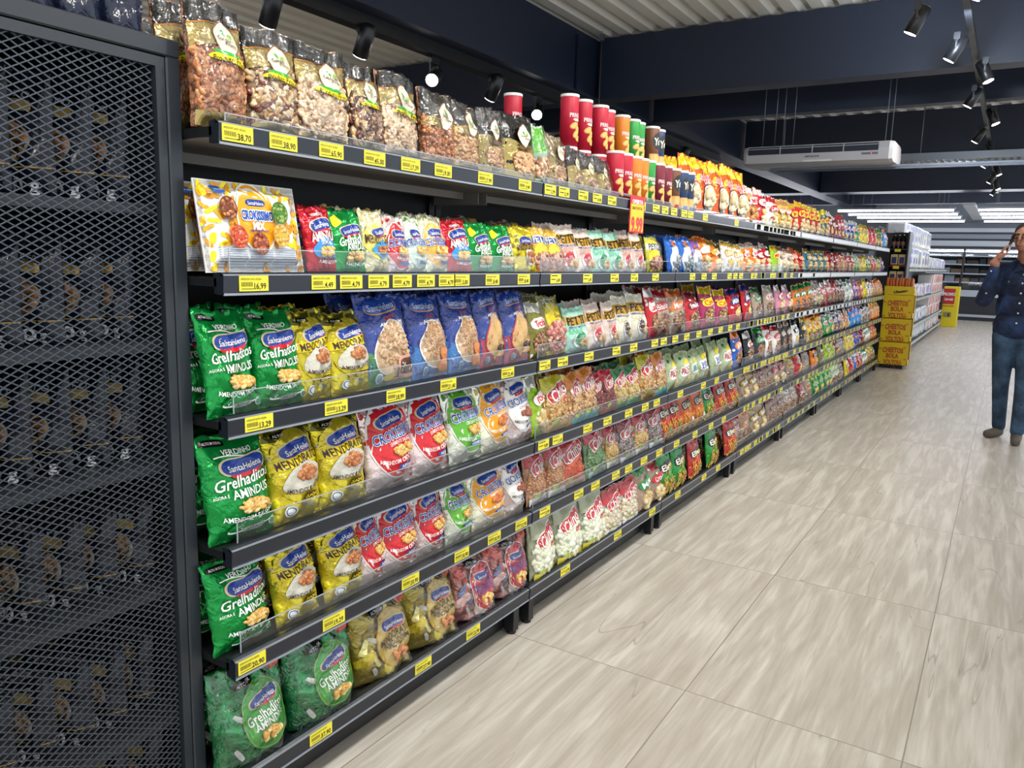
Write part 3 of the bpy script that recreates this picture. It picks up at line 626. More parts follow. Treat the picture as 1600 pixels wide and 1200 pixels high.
kind('multi_green', .205, .250, .105, mat('#17793f', 'foil'), art_multi(['#15853f', '#0f6a35', '#2a9a55', '#1a8a4a'], '#7ab34a', '#2f9a2f', ('Grelhaditos', 'AMINDUS'), WHT), 'multipack_bag', 'clear bag stuffed with small green packets', 'multipack', film=FILM, film_off=.018, wr=2.2, gusset=True)
kind('multi_gold', .200, .245, .105, mat('#a8952c', 'foil'), art_multi(['#cdb92a', '#a8952c', '#dccb4a', '#8d8040', '#e6dc8a'], '#c99a2a', '#cdb25a', ('MENDORATO', 'AMENDOIM'), BRN, nutc=peanutB), 'multipack_bag', 'clear bag stuffed with small gold packets', 'multipack', film=FILM, film_off=.018, wr=2.2, gusset=True)
kind('multi_pink', .200, .240, .100, mat('#c98a84', 'foil'), art_multi(['#e3bdb8', '#c9605a', '#efd9d6', '#b98a7a', '#7f86b0'], '#f2f2ee', '#cf2a38', ('CROKISSIMO', 'CROCANTE'), mat('#1c51b0', 'gloss')), 'multipack_bag', 'clear bag stuffed with small pink packets', 'multipack', film=FILM, film_off=.018, wr=2.2, gusset=True)
PAL = dict(red='#c4202c', white='#e9e7e0', puff='#efe2bd', tan='#c08a5c', gold='#c9a63a', yellow='#ecd01e', maroon='#7c1d2a', teal='#1d6f86', blue='#1f56b8', green='#1f8a3c',
           skyblue='#1e8ad6', orange='#ee7f22', lime='#9cc62a', olive='#7d7a2e', magenta='#a51d5c', navy='#1c2f7a', pink='#d98aa2', black='#17171a', mint='#9fd0bb', purple='#6a3f9e', brown='#5f3420', clear='#b59a82')
def generic(key):
    if key in K: return K[key]
    a, b, wn = key[2:].split(',')
    def art(A):
        sd = len(K)
        A.band(.80, .80, .99, .99, mat(PAL[b], 'foil'))
        if wn == 'nuts':
            A.shape(.0, .27, .36, .28, nutmat('#c99c70', '#95603e', '#5a3a28', 62))
        elif wn == 'puff':
            A.nuts(.03, .25, .25, .22, [mat('#e3d3aa', 'gloss'), mat('#d9bd84', 'gloss')], .017, 22, 'puff', sd)
        elif wn == 'tan':
            A.nuts(.0, .25, .27, .24, [mat('#cf9a5c', 'gloss'), mat('#b5753a', 'gloss')], .020, 26, 'puff', sd)
        else:
            A.shape(.05, .30, .26, .22, mat('#e6b95a', 'gloss'), .3, 'peanut')
        A.over()
        A.shape(.0, .62, .38, .20, mat(PAL[b] if b != a else '#f2f2ee', 'gloss'), .15, 'bow')
        tc = WHT if PAL[b] not in ('#e9e7e0', '#ecd01e', '#efe2bd', '#9fd0bb') else RED
        A.text(['Snacks', 'Crocs', 'Milho', 'Torcida', 'Lanche', 'Biscoito', 'Mix'][sd % 7], .0, .62, .17, tc, maxw=.58, rot=.15, bold=0.018)
        A.spots(6, .05, .04, [mat(PAL[b], 'gloss'), WHT], sd, zr=(.06, .9))
    nm = {'clear': 'clear'}.get(a, a)
    d = {'nuts': ' snack bag with nut window', 'puff': ' puffed-snack bag', 'tan': ' corn-snack bag', '-': ' snack bag'}[wn]
    colr = {'skyblue': 'light blue', 'clear': 'transparent'}
    kind(key, .175, .235, .075, mat(PAL[a], 'foil' if wn == '-' and a != 'clear' else 'gloss'), art, 'snack_bag', '%s and %s' % (colr.get(a, a), colr.get(b, b))+d, film=FILM2 if a == 'clear' else None, wr=1.4)
    return K[key]
# cans
def make_can(key, color, w2, desc, brand='PRINGLES'):
    r, h = .0375, .205; mb = MB(); m = mat(color, 'card', rough=.3)
    mb.lathe([(r, 0), (r, h-.004), (r*.98, h-.002), (r*.5, h-.002)], m, 28)
    def surf(x, z):
        x = np.clip(x, -r*.97, r*.97); return x, np.clip(z, .001, h-.003), -np.sqrt(r*r-x*x)
    A = Art(mb, 2*r, h, surf, .0006, .0003)
    if brand == 'PRINGLES':
        A.text('PRINGLES', 0, .60, .22, mat('#f5dfe0', 'card'), maxw=.80, bold=0.023)
        A.shape(0, .52, .26, .07, mat(w2, 'card'), 0, 'banner'); A.shape(0, .50, .18, .03, WHT, 0, 'sq')
        for (x, z, a) in ((-.15, .40, .5), (.12, .33, -.4), (-.05, .24, .9), (.15, .16, .2)):
            A.shape(x, z, .26, .17, mat('#cf8d3e', 'card'), a); A.shape(x+.01, z+.005, .22, .13, mat('#e9b766', 'card'), a)
        A.shape(0, .92, .42, .03, WHT, 0, 'sq') if False else None
    else:
        A.shape(0, .66, .42, .55, mat('#2b2a22', 'card')); A.text('Yes', 0, .66, .48, mat('#f0efe8', 'card'), maxw=.72, rot=.15, shear=.2, bold=0.023)
        A.band(0, 0, .36, .36, mat('#d9a85c', 'card'))
        for k in range(7): A.shape(-.4+.13*k, .22, .045, .32, mat('#e6c07c', 'card'), .1*((-1)**k)); A.layer -= 1
        A.layer += 1; A.shape(0, .12, .3, .12, mat(w2, 'card'), 0, 'sq')
    K[key] = dict(mesh=mb.mesh('chip_can'), w=2*r, h=h, t=2*r, name='chip_can', desc=desc, cat='snack can')
lid_mb = MB(); lid_mb.lathe([(.0388, 0), (.0392, .002), (.0392, .010), (.0375, .0115), (.0355, .0115), (.035, .009), (.01, .009)], mat('#e9e8e6', 'card', rough=.3), 28)
LID = lid_mb.mesh('lid')
make_can('can_red', '#c01c36', '#e8dcc0', 'red crisp can'); make_can('can_orange', '#e07f1e', '#f3d08a', 'orange crisp can')
make_can('can_green', '#2a9a3e', '#d8e8c8', 'green crisp can'); make_can('can_maroon', '#7d1f30', '#d9a06a', 'maroon crisp can')
make_can('yes_red', '#7a4a2e', '#b8402a', 'brown and red snack can', 'Yes'); make_can('yes_blue', '#27406e', '#3a6fb8', 'brown and blue snack can', 'Yes')
ROWS={
'T':[('cashew_caramel',1.119,0.144), ('nut_mix',1.263,0.144), ('cashew',1.422,0.175), ('dark_mix',1.562,0.121), ('cashew_small',1.697,0.170),
 ('peanut_caramel',1.871,0.161), ('peanut_plain',2.000,0.150), ('gold_pouch',2.148,0.133), ('black_pouch',2.322,0.214), ('green_clear',2.452,0.107),
 ('gold_clear',2.572,0.134), ('black_small',2.717,0.136), ('black_small',2.847,0.146), ('black_small',2.974,0.132), ('can_red',3.107,0.122),
 ('can_red',3.196,0.107), ('can_orange',3.295,0.091), ('can_orange',3.377,0.074), ('can_green',3.452,0.106), ('can_maroon',3.561,0.096),
 ('can_maroon',3.667,0.100), ('yes_red',3.782,0.097), ('yes_blue',3.886,0.092), ('yes_blue',3.975,0.086), ('popcorn',4.059,0.198),
 ('popcorn',4.287,0.259), ('popcorn',4.624,0.368), ('popcorn',4.933,0.302), ('g:tan,white,tan',5.174,0.238), ('g:red,white,puff',5.390,0.256),
 ('g:white,red,puff',5.694,0.351), ('g:gold,tan,puff',6.015,0.367), ('g:red,yellow,puff',6.441,0.523), ('g:red,yellow,puff',6.945,0.672), ('g:teal,yellow,puff',7.466,0.369),
 ('g:maroon,white,-',7.821,0.401), ('g:maroon,red,-',8.208,0.438), ('g:blue,white,puff',8.788,0.723), ('g:green,white,-',9.277,0.253), ('g:yellow,gold,-',9.559,0.311),
 ('g:yellow,gold,-',9.879,0.330), ('g:red,maroon,-',10.195,0.301), ('g:red,maroon,-',10.504,0.317), ('g:gold,green,puff',10.891,0.566), ('g:skyblue,orange,-',11.418,0.371),
 ('g:skyblue,orange,-',11.801,0.394)],
'A':[('mix_tray',1.186,0.276), ('red_small',1.397,0.107), ('green_small',1.497,0.127), ('cream_small',1.598,0.100), ('crok_red_s',1.683,0.099),
 ('crok_green_s',1.765,0.094), ('crok_cream_s',1.857,0.113), ('red_small',1.967,0.132), ('green_small',2.083,0.139), ('green_small',2.215,0.164),
 ('gold_small',2.362,0.146), ('atiz',2.481,0.128), ('atiz',2.585,0.137), ('pettiz_pink',2.687,0.165), ('pettiz_pink',2.840,0.141),
 ('pettiz_mint',2.961,0.150), ('pettiz_mint',3.101,0.129), ('pettiz_pink',3.220,0.136), ('pettiz_pink',3.357,0.139), ('atiz_green',3.558,0.263),
 ('dori_blue',3.831,0.180), ('dori_blue',3.999,0.192), ('dori_purple',4.148,0.184), ('g:orange,orange,puff',4.296,0.195), ('g:orange,gold,puff',4.488,0.233),
 ('g:white,gold,-',4.711,0.190), ('g:white,gold,-',4.908,0.203), ('g:orange,white,puff',5.196,0.373), ('g:red,white,puff',5.532,0.365), ('g:lime,yellow,-',5.843,0.256),
 ('g:white,tan,puff',6.193,0.444), ('g:red,orange,puff',6.598,0.451), ('g:teal,gold,puff',7.078,0.460), ('g:teal,gold,puff',7.551,0.487), ('g:red,maroon,puff',7.905,0.343),
 ('g:maroon,red,-',8.194,0.298), ('g:tan,red,-',8.540,0.394), ('g:red,white,puff',8.971,0.469), ('g:green,white,-',9.355,0.380), ('g:yellow,gold,-',9.774,0.458),
 ('g:green,gold,-',10.200,0.395), ('g:red,white,-',10.611,0.426), ('g:gold,green,-',11.053,0.459), ('g:purple,gold,-',11.435,0.305), ('g:orange,red,-',11.748,0.321),
 ('g:skyblue,orange,-',12.078,0.338)],
'B':[('green_tall',1.122,0.140), ('green_tall',1.259,0.151), ('gold_tall',1.373,0.120), ('gold_tall',1.497,0.154), ('blue_brownie',1.647,0.203),
 ('blue_cookie',1.841,0.185), ('blue_cookie',2.014,0.174), ('blue_cake',2.171,0.154), ('blue_cake',2.333,0.170), ('g:olive,white,nuts',2.469,0.120),
 ('yellow_peanut',2.615,0.191), ('pettiz_mint',2.787,0.177), ('pettiz_pink',2.958,0.175), ('pettiz_pink',3.106,0.137), ('pettiz_white',3.248,0.174),
 ('pettiz_white',3.425,0.181), ('g:red,white,nuts',3.577,0.121), ('g:clear,red,nuts',3.720,0.197), ('g:clear,orange,nuts',3.926,0.216), ('g:red,maroon,nuts',4.152,0.256),
 ('g:magenta,yellow,nuts',4.415,0.249), ('g:magenta,yellow,nuts',4.665,0.273), ('g:red,navy,-',4.938,0.272), ('g:red,navy,-',5.224,0.300), ('g:clear,green,nuts',5.490,0.294),
 ('g:clear,white,nuts',5.807,0.341), ('g:pink,white,puff',6.253,0.550), ('g:orange,green,nuts',6.876,0.649), ('g:clear,white,puff',7.420,0.440), ('g:red,white,nuts',7.823,0.424),
 ('g:maroon,red,nuts',8.200,0.395), ('g:black,white,nuts',8.576,0.357), ('g:white,mint,-',9.029,0.547), ('g:purple,pink,-',9.517,0.430), ('g:red,orange,-',9.870,0.276),
 ('g:yellow,gold,-',10.178,0.341), ('g:white,black,-',10.530,0.362), ('g:tan,orange,-',10.962,0.502), ('g:tan,orange,-',11.518,0.610)],
'C':[('green_big',1.147,0.190), ('gold_big',1.315,0.175), ('gold_big',1.479,0.182), ('crok_red',1.673,0.217), ('crok_red',1.853,0.190),
 ('crok_green',2.032,0.189), ('crok_yellow',2.200,0.191), ('crok_brown',2.373,0.181), ('g:lime,white,puff',2.499,0.080), ('chino_yellow',2.636,0.195),
 ('chino_orange',2.807,0.146), ('chino_orange',2.920,0.137), ('chino_red',3.001,0.124), ('chino_red',3.116,0.118), ('chino_green',3.234,0.132),
 ('chino_green',3.378,0.156), ('chino_yellow',3.544,0.176), ('chino_orange',3.713,0.163), ('sage_red',3.877,0.165), ('sage_red',4.050,0.197),
 ('sage_teal',4.206,0.136), ('sage_blue',4.369,0.212), ('sage_blue',4.603,0.279), ('sage_red',4.834,0.210), ('g:blue,orange,nuts',5.053,0.227),
 ('g:black,white,nuts',5.335,0.310), ('g:black,green,nuts',5.582,0.217), ('g:white,red,nuts',5.816,0.251), ('g:white,red,nuts',6.067,0.250), ('g:black,clear,nuts',6.360,0.376),
 ('g:white,black,-',6.696,0.251), ('g:black,gold,nuts',6.980,0.319), ('g:yellow,orange,nuts',7.429,0.629), ('g:green,white,-',7.941,0.277), ('g:green,white,-',8.211,0.262),
 ('g:navy,white,nuts',8.535,0.385), ('g:tan,white,-',8.977,0.575), ('g:skyblue,pink,-',9.702,0.792), ('g:white,black,nuts',10.425,0.653), ('g:orange,gold,-',11.029,0.556),
 ('g:orange,gold,-',11.613,0.612)],
'D':[('green_big',1.140,0.182), ('gold_big',1.310,0.158), ('gold_big',1.481,0.166), ('crok_red',1.589,0.069), ('crok_red',1.708,0.179),
 ('crok_red',1.862,0.143), ('crok_green',2.006,0.153), ('crok_yellow',2.186,0.211), ('crok_brown',2.353,0.159), ('chino_soy',2.508,0.159),
 ('chino_soy',2.644,0.135), ('chino_lentil',2.792,0.202), ('chino_pea',3.012,0.238), ('chino_corn',3.179,0.123), ('chino_bean',3.335,0.219),
 ('chino_corn',3.521,0.182), ('chino_bean',3.689,0.170), ('stick_red',3.820,0.162), ('stick_red',3.973,0.162), ('stick_orange',4.157,0.206),
 ('stick_orange',4.348,0.177), ('stick_green',4.544,0.238), ('stick_red',4.766,0.231), ('stick_red',5.013,0.264), ('g:clear,gold,puff',5.311,0.184),
 ('g:clear,gold,puff',5.525,0.212), ('g:clear,maroon,nuts',5.828,0.394), ('g:clear,red,puff',6.216,0.420), ('g:clear,yellow,nuts',6.624,0.312), ('g:red,clear,-',6.901,0.334),
 ('g:clear,black,-',7.237,0.338), ('g:orange,black,-',7.545,0.279), ('g:olive,brown,nuts',7.864,0.300), ('g:lime,gold,-',8.277,0.526), ('g:brown,tan,-',8.646,0.213),
 ('g:clear,maroon,-',8.942,0.377), ('g:yellow,gold,-',9.420,0.580), ('g:blue,red,-',9.938,0.456), ('g:maroon,red,-',10.337,0.342), ('g:white,green,-',10.691,0.365),
 ('g:orange,red,-',11.183,0.621), ('g:skyblue,blue,-',11.741,0.494)],
'E':[('multi_green',1.151,0.210), ('multi_green',1.376,0.240), ('multi_gold',1.623,0.244), ('multi_gold',1.864,0.223), ('multi_pink',2.090,0.213),
 ('multi_pink',2.314,0.235), ('chino_white',2.524,0.187), ('chino_white',2.732,0.209), ('chino_white',2.950,0.214), ('chino_chick',3.145,0.202),
 ('chino_chick',3.338,0.198), ('g:clear,green,puff',3.509,0.174), ('g:clear,red,puff',3.686,0.196), ('stick_green',3.812,0.197), ('stick_green',4.008,0.195),
 ('stick_red',4.255,0.299), ('stick_green',4.572,0.334), ('stick_red',4.921,0.337), ('g:clear,red,nuts',5.192,0.206), ('g:clear,orange,nuts',5.405,0.220),
 ('g:clear,gold,puff',5.615,0.201), ('g:clear,gold,puff',5.841,0.250), ('g:clear,maroon,nuts',6.244,0.480), ('g:clear,white,nuts',6.722,0.476), ('g:brown,red,nuts',7.097,0.274),
 ('g:clear,yellow,nuts',7.409,0.349), ('g:green,lime,-',7.848,0.475), ('g:green,lime,-',8.299,0.426), ('g:white,lime,nuts',8.708,0.392), ('g:clear,brown,-',9.076,0.345),
 ('g:yellow,gold,-',9.413,0.327), ('g:red,white,-',9.706,0.260), ('g:blue,white,-',9.972,0.272), ('g:red,white,-',10.300,0.385), ('g:white,green,-',10.672,0.359),
 ('g:gold,yellow,nuts',11.072,0.439), ('g:gold,green,nuts',11.558,0.533)],
}
TAGS={
'T':[(1.101,'38,70'), (1.232,'38,90'), (1.377,'65,90'), (1.527,'45,00'), (1.668,'17,39'), (1.811,'19,00'), (2.023,'17,99'), (2.255,'9,99'),
 (2.422,'12,99'), (2.525,'12,99'), (2.675,'9,90'), (2.794,'14,90'), (2.928,'14,90'), (3.233,'14,90'), (3.395,'14,90'), (3.504,'8,99'),
 (3.619,'8,99'), (3.758,'8,99'), (3.850,'9,99'), (4.075,'7,99'), (4.635,'7,99'), (5.106,'7,49'), (5.276,'7,49'), (5.423,'6,99'),
 (5.630,'6,99'), (5.813,'6,49'), (6.007,'6,49')],
'A':[(1.142,'16,99'), (1.348,'4,49'), (1.441,'4,79'), (1.542,'4,79'), (1.636,'4,79'), (1.738,'4,79'), (1.836,'4,79'), (1.909,'5,00'),
 (2.075,'8,40'), (2.265,'8,40'), (2.486,'5,49'), (2.741,'5,49'), (2.987,'5,49'), (3.191,'5,49'), (3.433,'6,49'), (3.936,'3,99'),
 (4.117,'3,99'), (4.290,'4,99'), (4.572,'4,99'), (4.686,'4,99'), (4.805,'4,99'), (5.059,'3,99'), (5.305,'3,99'), (5.606,'3,99'),
 (5.768,'3,99'), (6.438,'3,99'), (6.915,'3,99')],
'B':[(1.147,'13,29'), (1.386,'13,29'), (1.612,'18,99'), (1.850,'21,40'), (2.180,'22,40'), (2.429,'23,79'), (2.564,'20,99'), (2.782,'9,90'),
 (3.042,'9,90'), (3.224,'9,90'), (3.471,'9,90'), (3.585,'9,90'), (3.741,'12,90'), (3.907,'12,90'), (4.096,'12,90'), (4.289,'12,90'),
 (4.474,'11,90'), (4.659,'11,90'), (4.817,'11,90'), (5.115,'8,90'), (5.332,'8,90'), (5.463,'8,90'), (5.582,'8,90'), (5.724,'8,90')],
'C':[(2.440,'9,89'), (2.547,'11,49'), (2.799,'11,49'), (2.986,'7,99'), (3.206,'7,99'), (3.397,'7,99'), (3.540,'7,99'), (3.865,'6,99'),
 (4.230,'6,99'), (4.469,'6,99'), (4.744,'6,99'), (5.034,'5,99'), (5.275,'5,99'), (5.469,'5,99'), (5.675,'5,99'), (5.857,'5,99'),
 (6.089,'5,99')],
'D':[(1.102,'20,90'), (1.371,'19,29'), (1.680,'20,90'), (1.935,'20,90'), (2.123,'20,90'), (2.298,'22,90'), (2.468,'13,99'), (2.744,'12,99'),
 (2.896,'12,99'), (3.100,'11,99'), (3.239,'11,99'), (3.419,'11,99'), (3.614,'9,99'), (3.855,'9,99'), (4.143,'9,99'), (4.420,'8,99'),
 (4.664,'8,99'), (5.178,'7,99'), (5.616,'7,99'), (5.962,'7,99'), (6.455,'6,99')],
'E':[(1.321,'37,90'), (1.744,'27,90'), (2.009,'22,90'), (2.653,'13,99'), (3.155,'12,99'), (3.566,'8,99'), (3.925,'7,99'), (4.355,'7,99'),
 (4.618,'7,99'), (5.227,'6,99'), (5.583,'6,99'), (6.001,'6,99')],
}
# ------------------------------------------------------------ structure: floor, roof, beams, far wall
def floor_mat():
    m, nt, b = nt_new('m_floor_tile'); N, L = nt.nodes, nt.links
    tc = N.new('ShaderNodeTexCoord'); mp = N.new('ShaderNodeMapping'); L.new(tc.outputs['Object'], mp.inputs[0])
    br = N.new('ShaderNodeTexBrick'); br.offset = 0; br.offset_frequency = 1; br.inputs['Scale'].default_value = 1
    br.inputs['Brick Width'].default_value = .64; br.inputs['Row Height'].default_value = 1.155; br.inputs['Mortar Size'].default_value = .0022
    br.inputs['Color1'].default_value = (0, 0, 0, 1); br.inputs['Color2'].default_value = (1, 1, 1, 1); br.inputs['Mortar'].default_value = (.5, .5, .5, 1)
    mp.inputs['Location'].default_value = (-.65, 0, 0); L.new(mp.outputs[0], br.inputs['Vector'])
    # per tile offset for the print
    add = N.new('ShaderNodeVectorMath'); add.operation = 'MULTIPLY_ADD'; L.new(br.outputs['Color'], add.inputs[0]); add.inputs[1].default_value = (7.3, 5.1, 3.7); L.new(tc.outputs['Object'], add.inputs[2])
    def noise(sx, sy, sc, det, dist, src=add):
        q = N.new('ShaderNodeMapping'); q.inputs['Scale'].default_value = (sx, sy, 1); L.new(src.outputs[0], q.inputs[0])
        n = N.new('ShaderNodeTexNoise'); n.inputs['Scale'].default_value = sc; n.inputs['Detail'].default_value = det; n.inputs['Distortion'].default_value = dist
        L.new(q.outputs[0], n.inputs['Vector']); return n
    n1 = noise(9, .9, 2.2, 6, .6); n2 = noise(46, 2.6, 1.6, 5, .3); n3 = noise(4, .35, 1.3, 3, 1.1); n4 = noise(1.2, 1.2, 2, 3, 0)
    r1 = N.new('ShaderNodeValToRGB'); e = r1.color_ramp.elements
    e[0].position = .30; e[0].color = (*srgb('#b9b1a4'), 1); e[1].position = .66; e[1].color = (*srgb('#d6d1c7'), 1)
    e2 = r1.color_ramp.elements.new(.48); e2.color = (*srgb('#c3bcb1'), 1)
    L.new(n1.outputs['Fac'], r1.inputs[0])
    r2 = N.new('ShaderNodeValToRGB'); e = r2.color_ramp.elements; e[0].position = .35; e[0].color = (.84, .82, .80, 1); e[1].position = .62; e[1].color = (1.05, 1.05, 1.05, 1)
    L.new(n2.outputs['Fac'], r2.inputs[0])
    mu = N.new('ShaderNodeMix'); mu.data_type = 'RGBA'; mu.blend_type = 'MULTIPLY'; mu.inputs[0].default_value = .6
    L.new(r1.outputs[0], mu.inputs[6]); L.new(r2.outputs[0], mu.inputs[7])
    # thin dark cracks along the grain
    cr = N.new('ShaderNodeMath'); cr.operation = 'SUBTRACT'; cr.inputs[1].default_value = .5; L.new(n3.outputs['Fac'], cr.inputs[0])
    ab = N.new('ShaderNodeMath'); ab.operation = 'ABSOLUTE'; L.new(cr.outputs[0], ab.inputs[0])
    mr = N.new('ShaderNodeMapRange'); mr.inputs[1].default_value = 0; mr.inputs[2].default_value = .006; mr.inputs[3].default_value = .45; mr.inputs[4].default_value = 0
    L.new(ab.outputs[0], mr.inputs[0])
    ms = N.new('ShaderNodeMath'); ms.operation = 'MULTIPLY'
    rr = N.new('ShaderNodeMapRange'); rr.inputs[1].default_value = .45; rr.inputs[2].default_value = .6; L.new(n4.outputs['Fac'], rr.inputs[0])
    L.new(mr.outputs[0], ms.inputs[0]); L.new(rr.outputs[0], ms.inputs[1])
    m3 = N.new('ShaderNodeMix'); m3.data_type = 'RGBA'; m3.inputs[7].default_value = (*srgb('#6e655a'), 1); L.new(ms.outputs[0], m3.inputs[0]); L.new(mu.outputs[2], m3.inputs[6])
    mg = N.new('ShaderNodeMix'); mg.data_type = 'RGBA'; mg.inputs[7].default_value = (*srgb('#857d70'), 1)
    mgf = N.new('ShaderNodeMath'); mgf.operation = 'MULTIPLY'; mgf.inputs[1].default_value = .8; L.new(br.outputs['Fac'], mgf.inputs[0])
    L.new(mgf.outputs[0], mg.inputs[0]); L.new(m3.outputs[2], mg.inputs[6]); L.new(mg.outputs[2], b.inputs['Base Color'])
    ro = N.new('ShaderNodeMapRange'); ro.inputs[3].default_value = .26; ro.inputs[4].default_value = .44; L.new(n2.outputs['Fac'], ro.inputs[0]); L.new(ro.outputs[0], b.inputs['Roughness'])
    bp = N.new('ShaderNodeBump'); bp.inputs['Strength'].default_value = .12; bp.inputs['Distance'].default_value = .003; L.new(n2.outputs['Fac'], bp.inputs['Height']); L.new(bp.outputs[0], b.inputs['Normal'])
    b.inputs['Specular IOR Level'].default_value = .42
    return m
f = MB(); f.box(-7, 5, -5, 30, -.1, 0, floor_mat()); struct(f.build('floor'))
BEAM = mat('#1a2438', 'plain', rough=.42, bump=.15, scale=3, name='m_navy_steel')
FLG = mat('#3b3c42', 'plain', rough=.5, name='m_flange')
ROOF = mat('#f7f2e6', 'plain', rough=.55, name='m_roof_sheet')
def roof():
    mb = MB(); zb = 3.62; P = []; x = -7.0; prof = []
    while x < 5:
        prof += [(x, zb), (x+.11, zb), (x+.15, zb+.045), (x+.19, zb+.045)]; x += .23
    V = []; F = []
    for (px, pz) in prof: V += [(px, -5, pz), (px, 30, pz)]
    for i in range(len(prof)-1): F.append((2*i, 2*i+1, 2*i+3, 2*i+2))
    mb.add(V, F, ROOF)
    o = mb.build('ceiling'); struct(o)
roof()
def ibeam(name, x0, x1, y0, y1, along):
    mb = MB()
    if along == 'x':
        c = (y0+y1)/2; mb.box(x0, x1, y0, y1, 3.0, 3.018, BEAM); mb.box(x0, x1, c-.10 if False else y0+.03, y1-.03, 3.018, 3.60, BEAM)
    else:
        c = (x0+x1)/2; mb.box(x0, x1, y0, y1, 3.0, 3.018, BEAM); mb.box(x0+.05, x1-.05, y0, y1, 3.018, 3.60, BEAM)
    o = mb.build(name); return struct(o)
for i, (y0, y1) in enumerate([(-1.8, -1.58), (1.6, 1.82)]): pass
for i, (y0, y1) in enumerate([(7.5, 7.72), (8.98, 9.14), (12.75, 13.0), (18.7, 19.3), (22.3, 22.6)]):
    ibeam('trim_%d' % (i+1), -2.38, 5, y0, y1, 'x')
    ibeam('trim_%d' % (i+21), -7, -2.72, y0, y1, 'x')
ibeam('trim_10', -2.72, -2.38, -5, 30, 'y')
# web stiffener at the joint
mb = MB(); mb.box(-2.42, -2.40, 7.1, 7.14, 3.02, 3.55, BEAM); struct(mb.build('trim_11'))
wl = MB(); wl.box(-7.1, -7, -5, 30, 0, 3.6, mat('#2a2d33', 'plain', rough=.8)); struct(wl.build('wall_left'))
wf = MB(); wf.box(-7, 5, 27.6, 27.7, 0, 3.6, mat('#9aa3ad', 'plain', rough=.7)); struct(wf.build('wall_back'))
# slim drop rods and the perforated cable tray
ROD = mat('#6d737c', 'plain', rough=.4, metal=.6)
for k, (x, y, z0, z1) in enumerate([(-2.28, 7.36, 2.15, 3.62)]):
    mb = MB(); mb.tube([(x, y, z0), (x, y, z1)], .004, ROD, 6); mb.box(x-.02, x+.02, y-.02, y+.02, z1-.09, z1-.03, ROD)
    tag(mb.build('drop_rod'), 'thin steel drop rod hanging at the inner corner of the roof beams', 'rod')
def cable_tray():
    t = empty('cable_tray', (0, 0, 0)); m = mat('#8d949c', 'plain', rough=.45, metal=.3)
    mb = MB()
    for y in (10.2, 10.72): mb.box(-1.3, 4, y-.01, y+.01, 2.60, 2.68, m)
    x = -1.3
    while x < 4:
        mb.box(x, x+.035, 10.2, 10.72, 2.60, 2.606, m); x += .07
    for y in (10.33, 10.46, 10.59): mb.box(-1.3, 4, y-.012, y+.012, 2.598, 2.604, m)
    mb.build('tray', t)
    for x in (-1.2, .36, 2.2):
        r = MB(); r.tube([(x, 10.46, 2.58), (x, 10.46, 3.62)], .006, ROD, 6); r.box(x-.02, x+.02, 10.15, 10.77, 2.575, 2.595, m); r.build('hanger', t)
    tag(t, 'perforated grey cable tray crossing above the aisle behind the air conditioner', 'cable tray')
cable_tray()

# ------------------------------------------------------------ ceiling tracks with lamp heads
HB = mat('#15161a', 'plain', rough=.35, name='m_lamp_black')
LED = mat('#fff8ee', 'plain', emit=22.0, name='m_led'); LEDOFF = mat('#e9e4d8', 'plain', emit=4.0)
def head_mesh(L=.16, r=.042):
    mb = MB(); mb.lathe([(r*.9, 0), (r, .004), (r, L), (r*.6, L+.01)], HB, 20); ring = MB(); ring.lathe([(r*.86, -.0015), (r*.86, .001)], LED, 20)
    return mb.mesh('lamp_body'), ring.mesh('lamp_face')
HM, FM = head_mesh()
def lamp_head(p, tgt, topz, label, group, size=1.0):
    t = empty('spotlight', p); d = (Vector(tgt)-Vector(p)).normalized()
    q = d.to_track_quat('-Z', 'Y')
    for nm, me in (('lamp_body', HM), ('lamp_face', FM)):
        o = bpy.data.objects.new(nm, me); COL.objects.link(o); o.parent = t; o.rotation_mode = 'QUATERNION'; o.rotation_quaternion = q; o.scale = (size,)*3
    y = MB(); top = topz-p[2]; c = -d*.08
    y.box(c.x-.006, c.x+.006, c.y-.05, c.y-.044, c.z, top-.05, HB); y.box(c.x-.006, c.x+.006, c.y+.044, c.y+.05, c.z, top-.05, HB)
    y.box(c.x-.012, c.x+.012, c.y-.05, c.y+.05, top-.055, top-.045, HB); y.box(c.x-.02, c.x+.02, c.y-.05, c.y+.05, top-.045, top, HB)
    y.build('lamp_bracket', t)
    tag(t, label, 'spotlight', group)
tb = MB(); tb.box(.98, 1.02, -3, 19.2, 2.96, 3.0, HB); tag(tb.build('lighting_track'), 'black ceiling lighting track running above the aisle', 'lighting track')
ORD = ['first', 'second', 'third', 'fourth', 'fifth', 'sixth', 'seventh', 'eighth', 'ninth', 'tenth', 'eleventh', 'twelfth', 'thirteenth', 'fourteenth', 'fifteenth', 'sixteenth', 'seventeenth', 'eighteenth', 'nineteenth', 'twentieth', 'twenty-first', 'twenty-second', 'twenty-third', 'twenty-fourth']
ORD += ['twenty-fifth', 'twenty-sixth', 'twenty-seventh', 'twenty-eighth', 'twenty-ninth', 'thirtieth'] + ['thirty-'+q for q in ORD[:9]] + ['fortieth'] + ['forty-'+q for q in ORD[:9]]
vis = 0
for a, b in TRACK:
    if a[1] < 5.3:
        continue
    vis += 1
    lamp_head((a[0], a[1], a[2]), b, 2.97, 'black cylindrical spotlight, %s from the camera on the aisle track' % ORD[vis-1], 'spotlights on the aisle track', 1.0)
for k, a in enumerate([t[0] for t in TRACK if t[0][1] < 5.3]):
    lamp_head(a, (a[0]-1, a[1]+.2, 1), 2.97, 'black spotlight on the aisle track overhead, %s from its near end' % ORD[k], 'spotlights on the aisle track', 1.25)
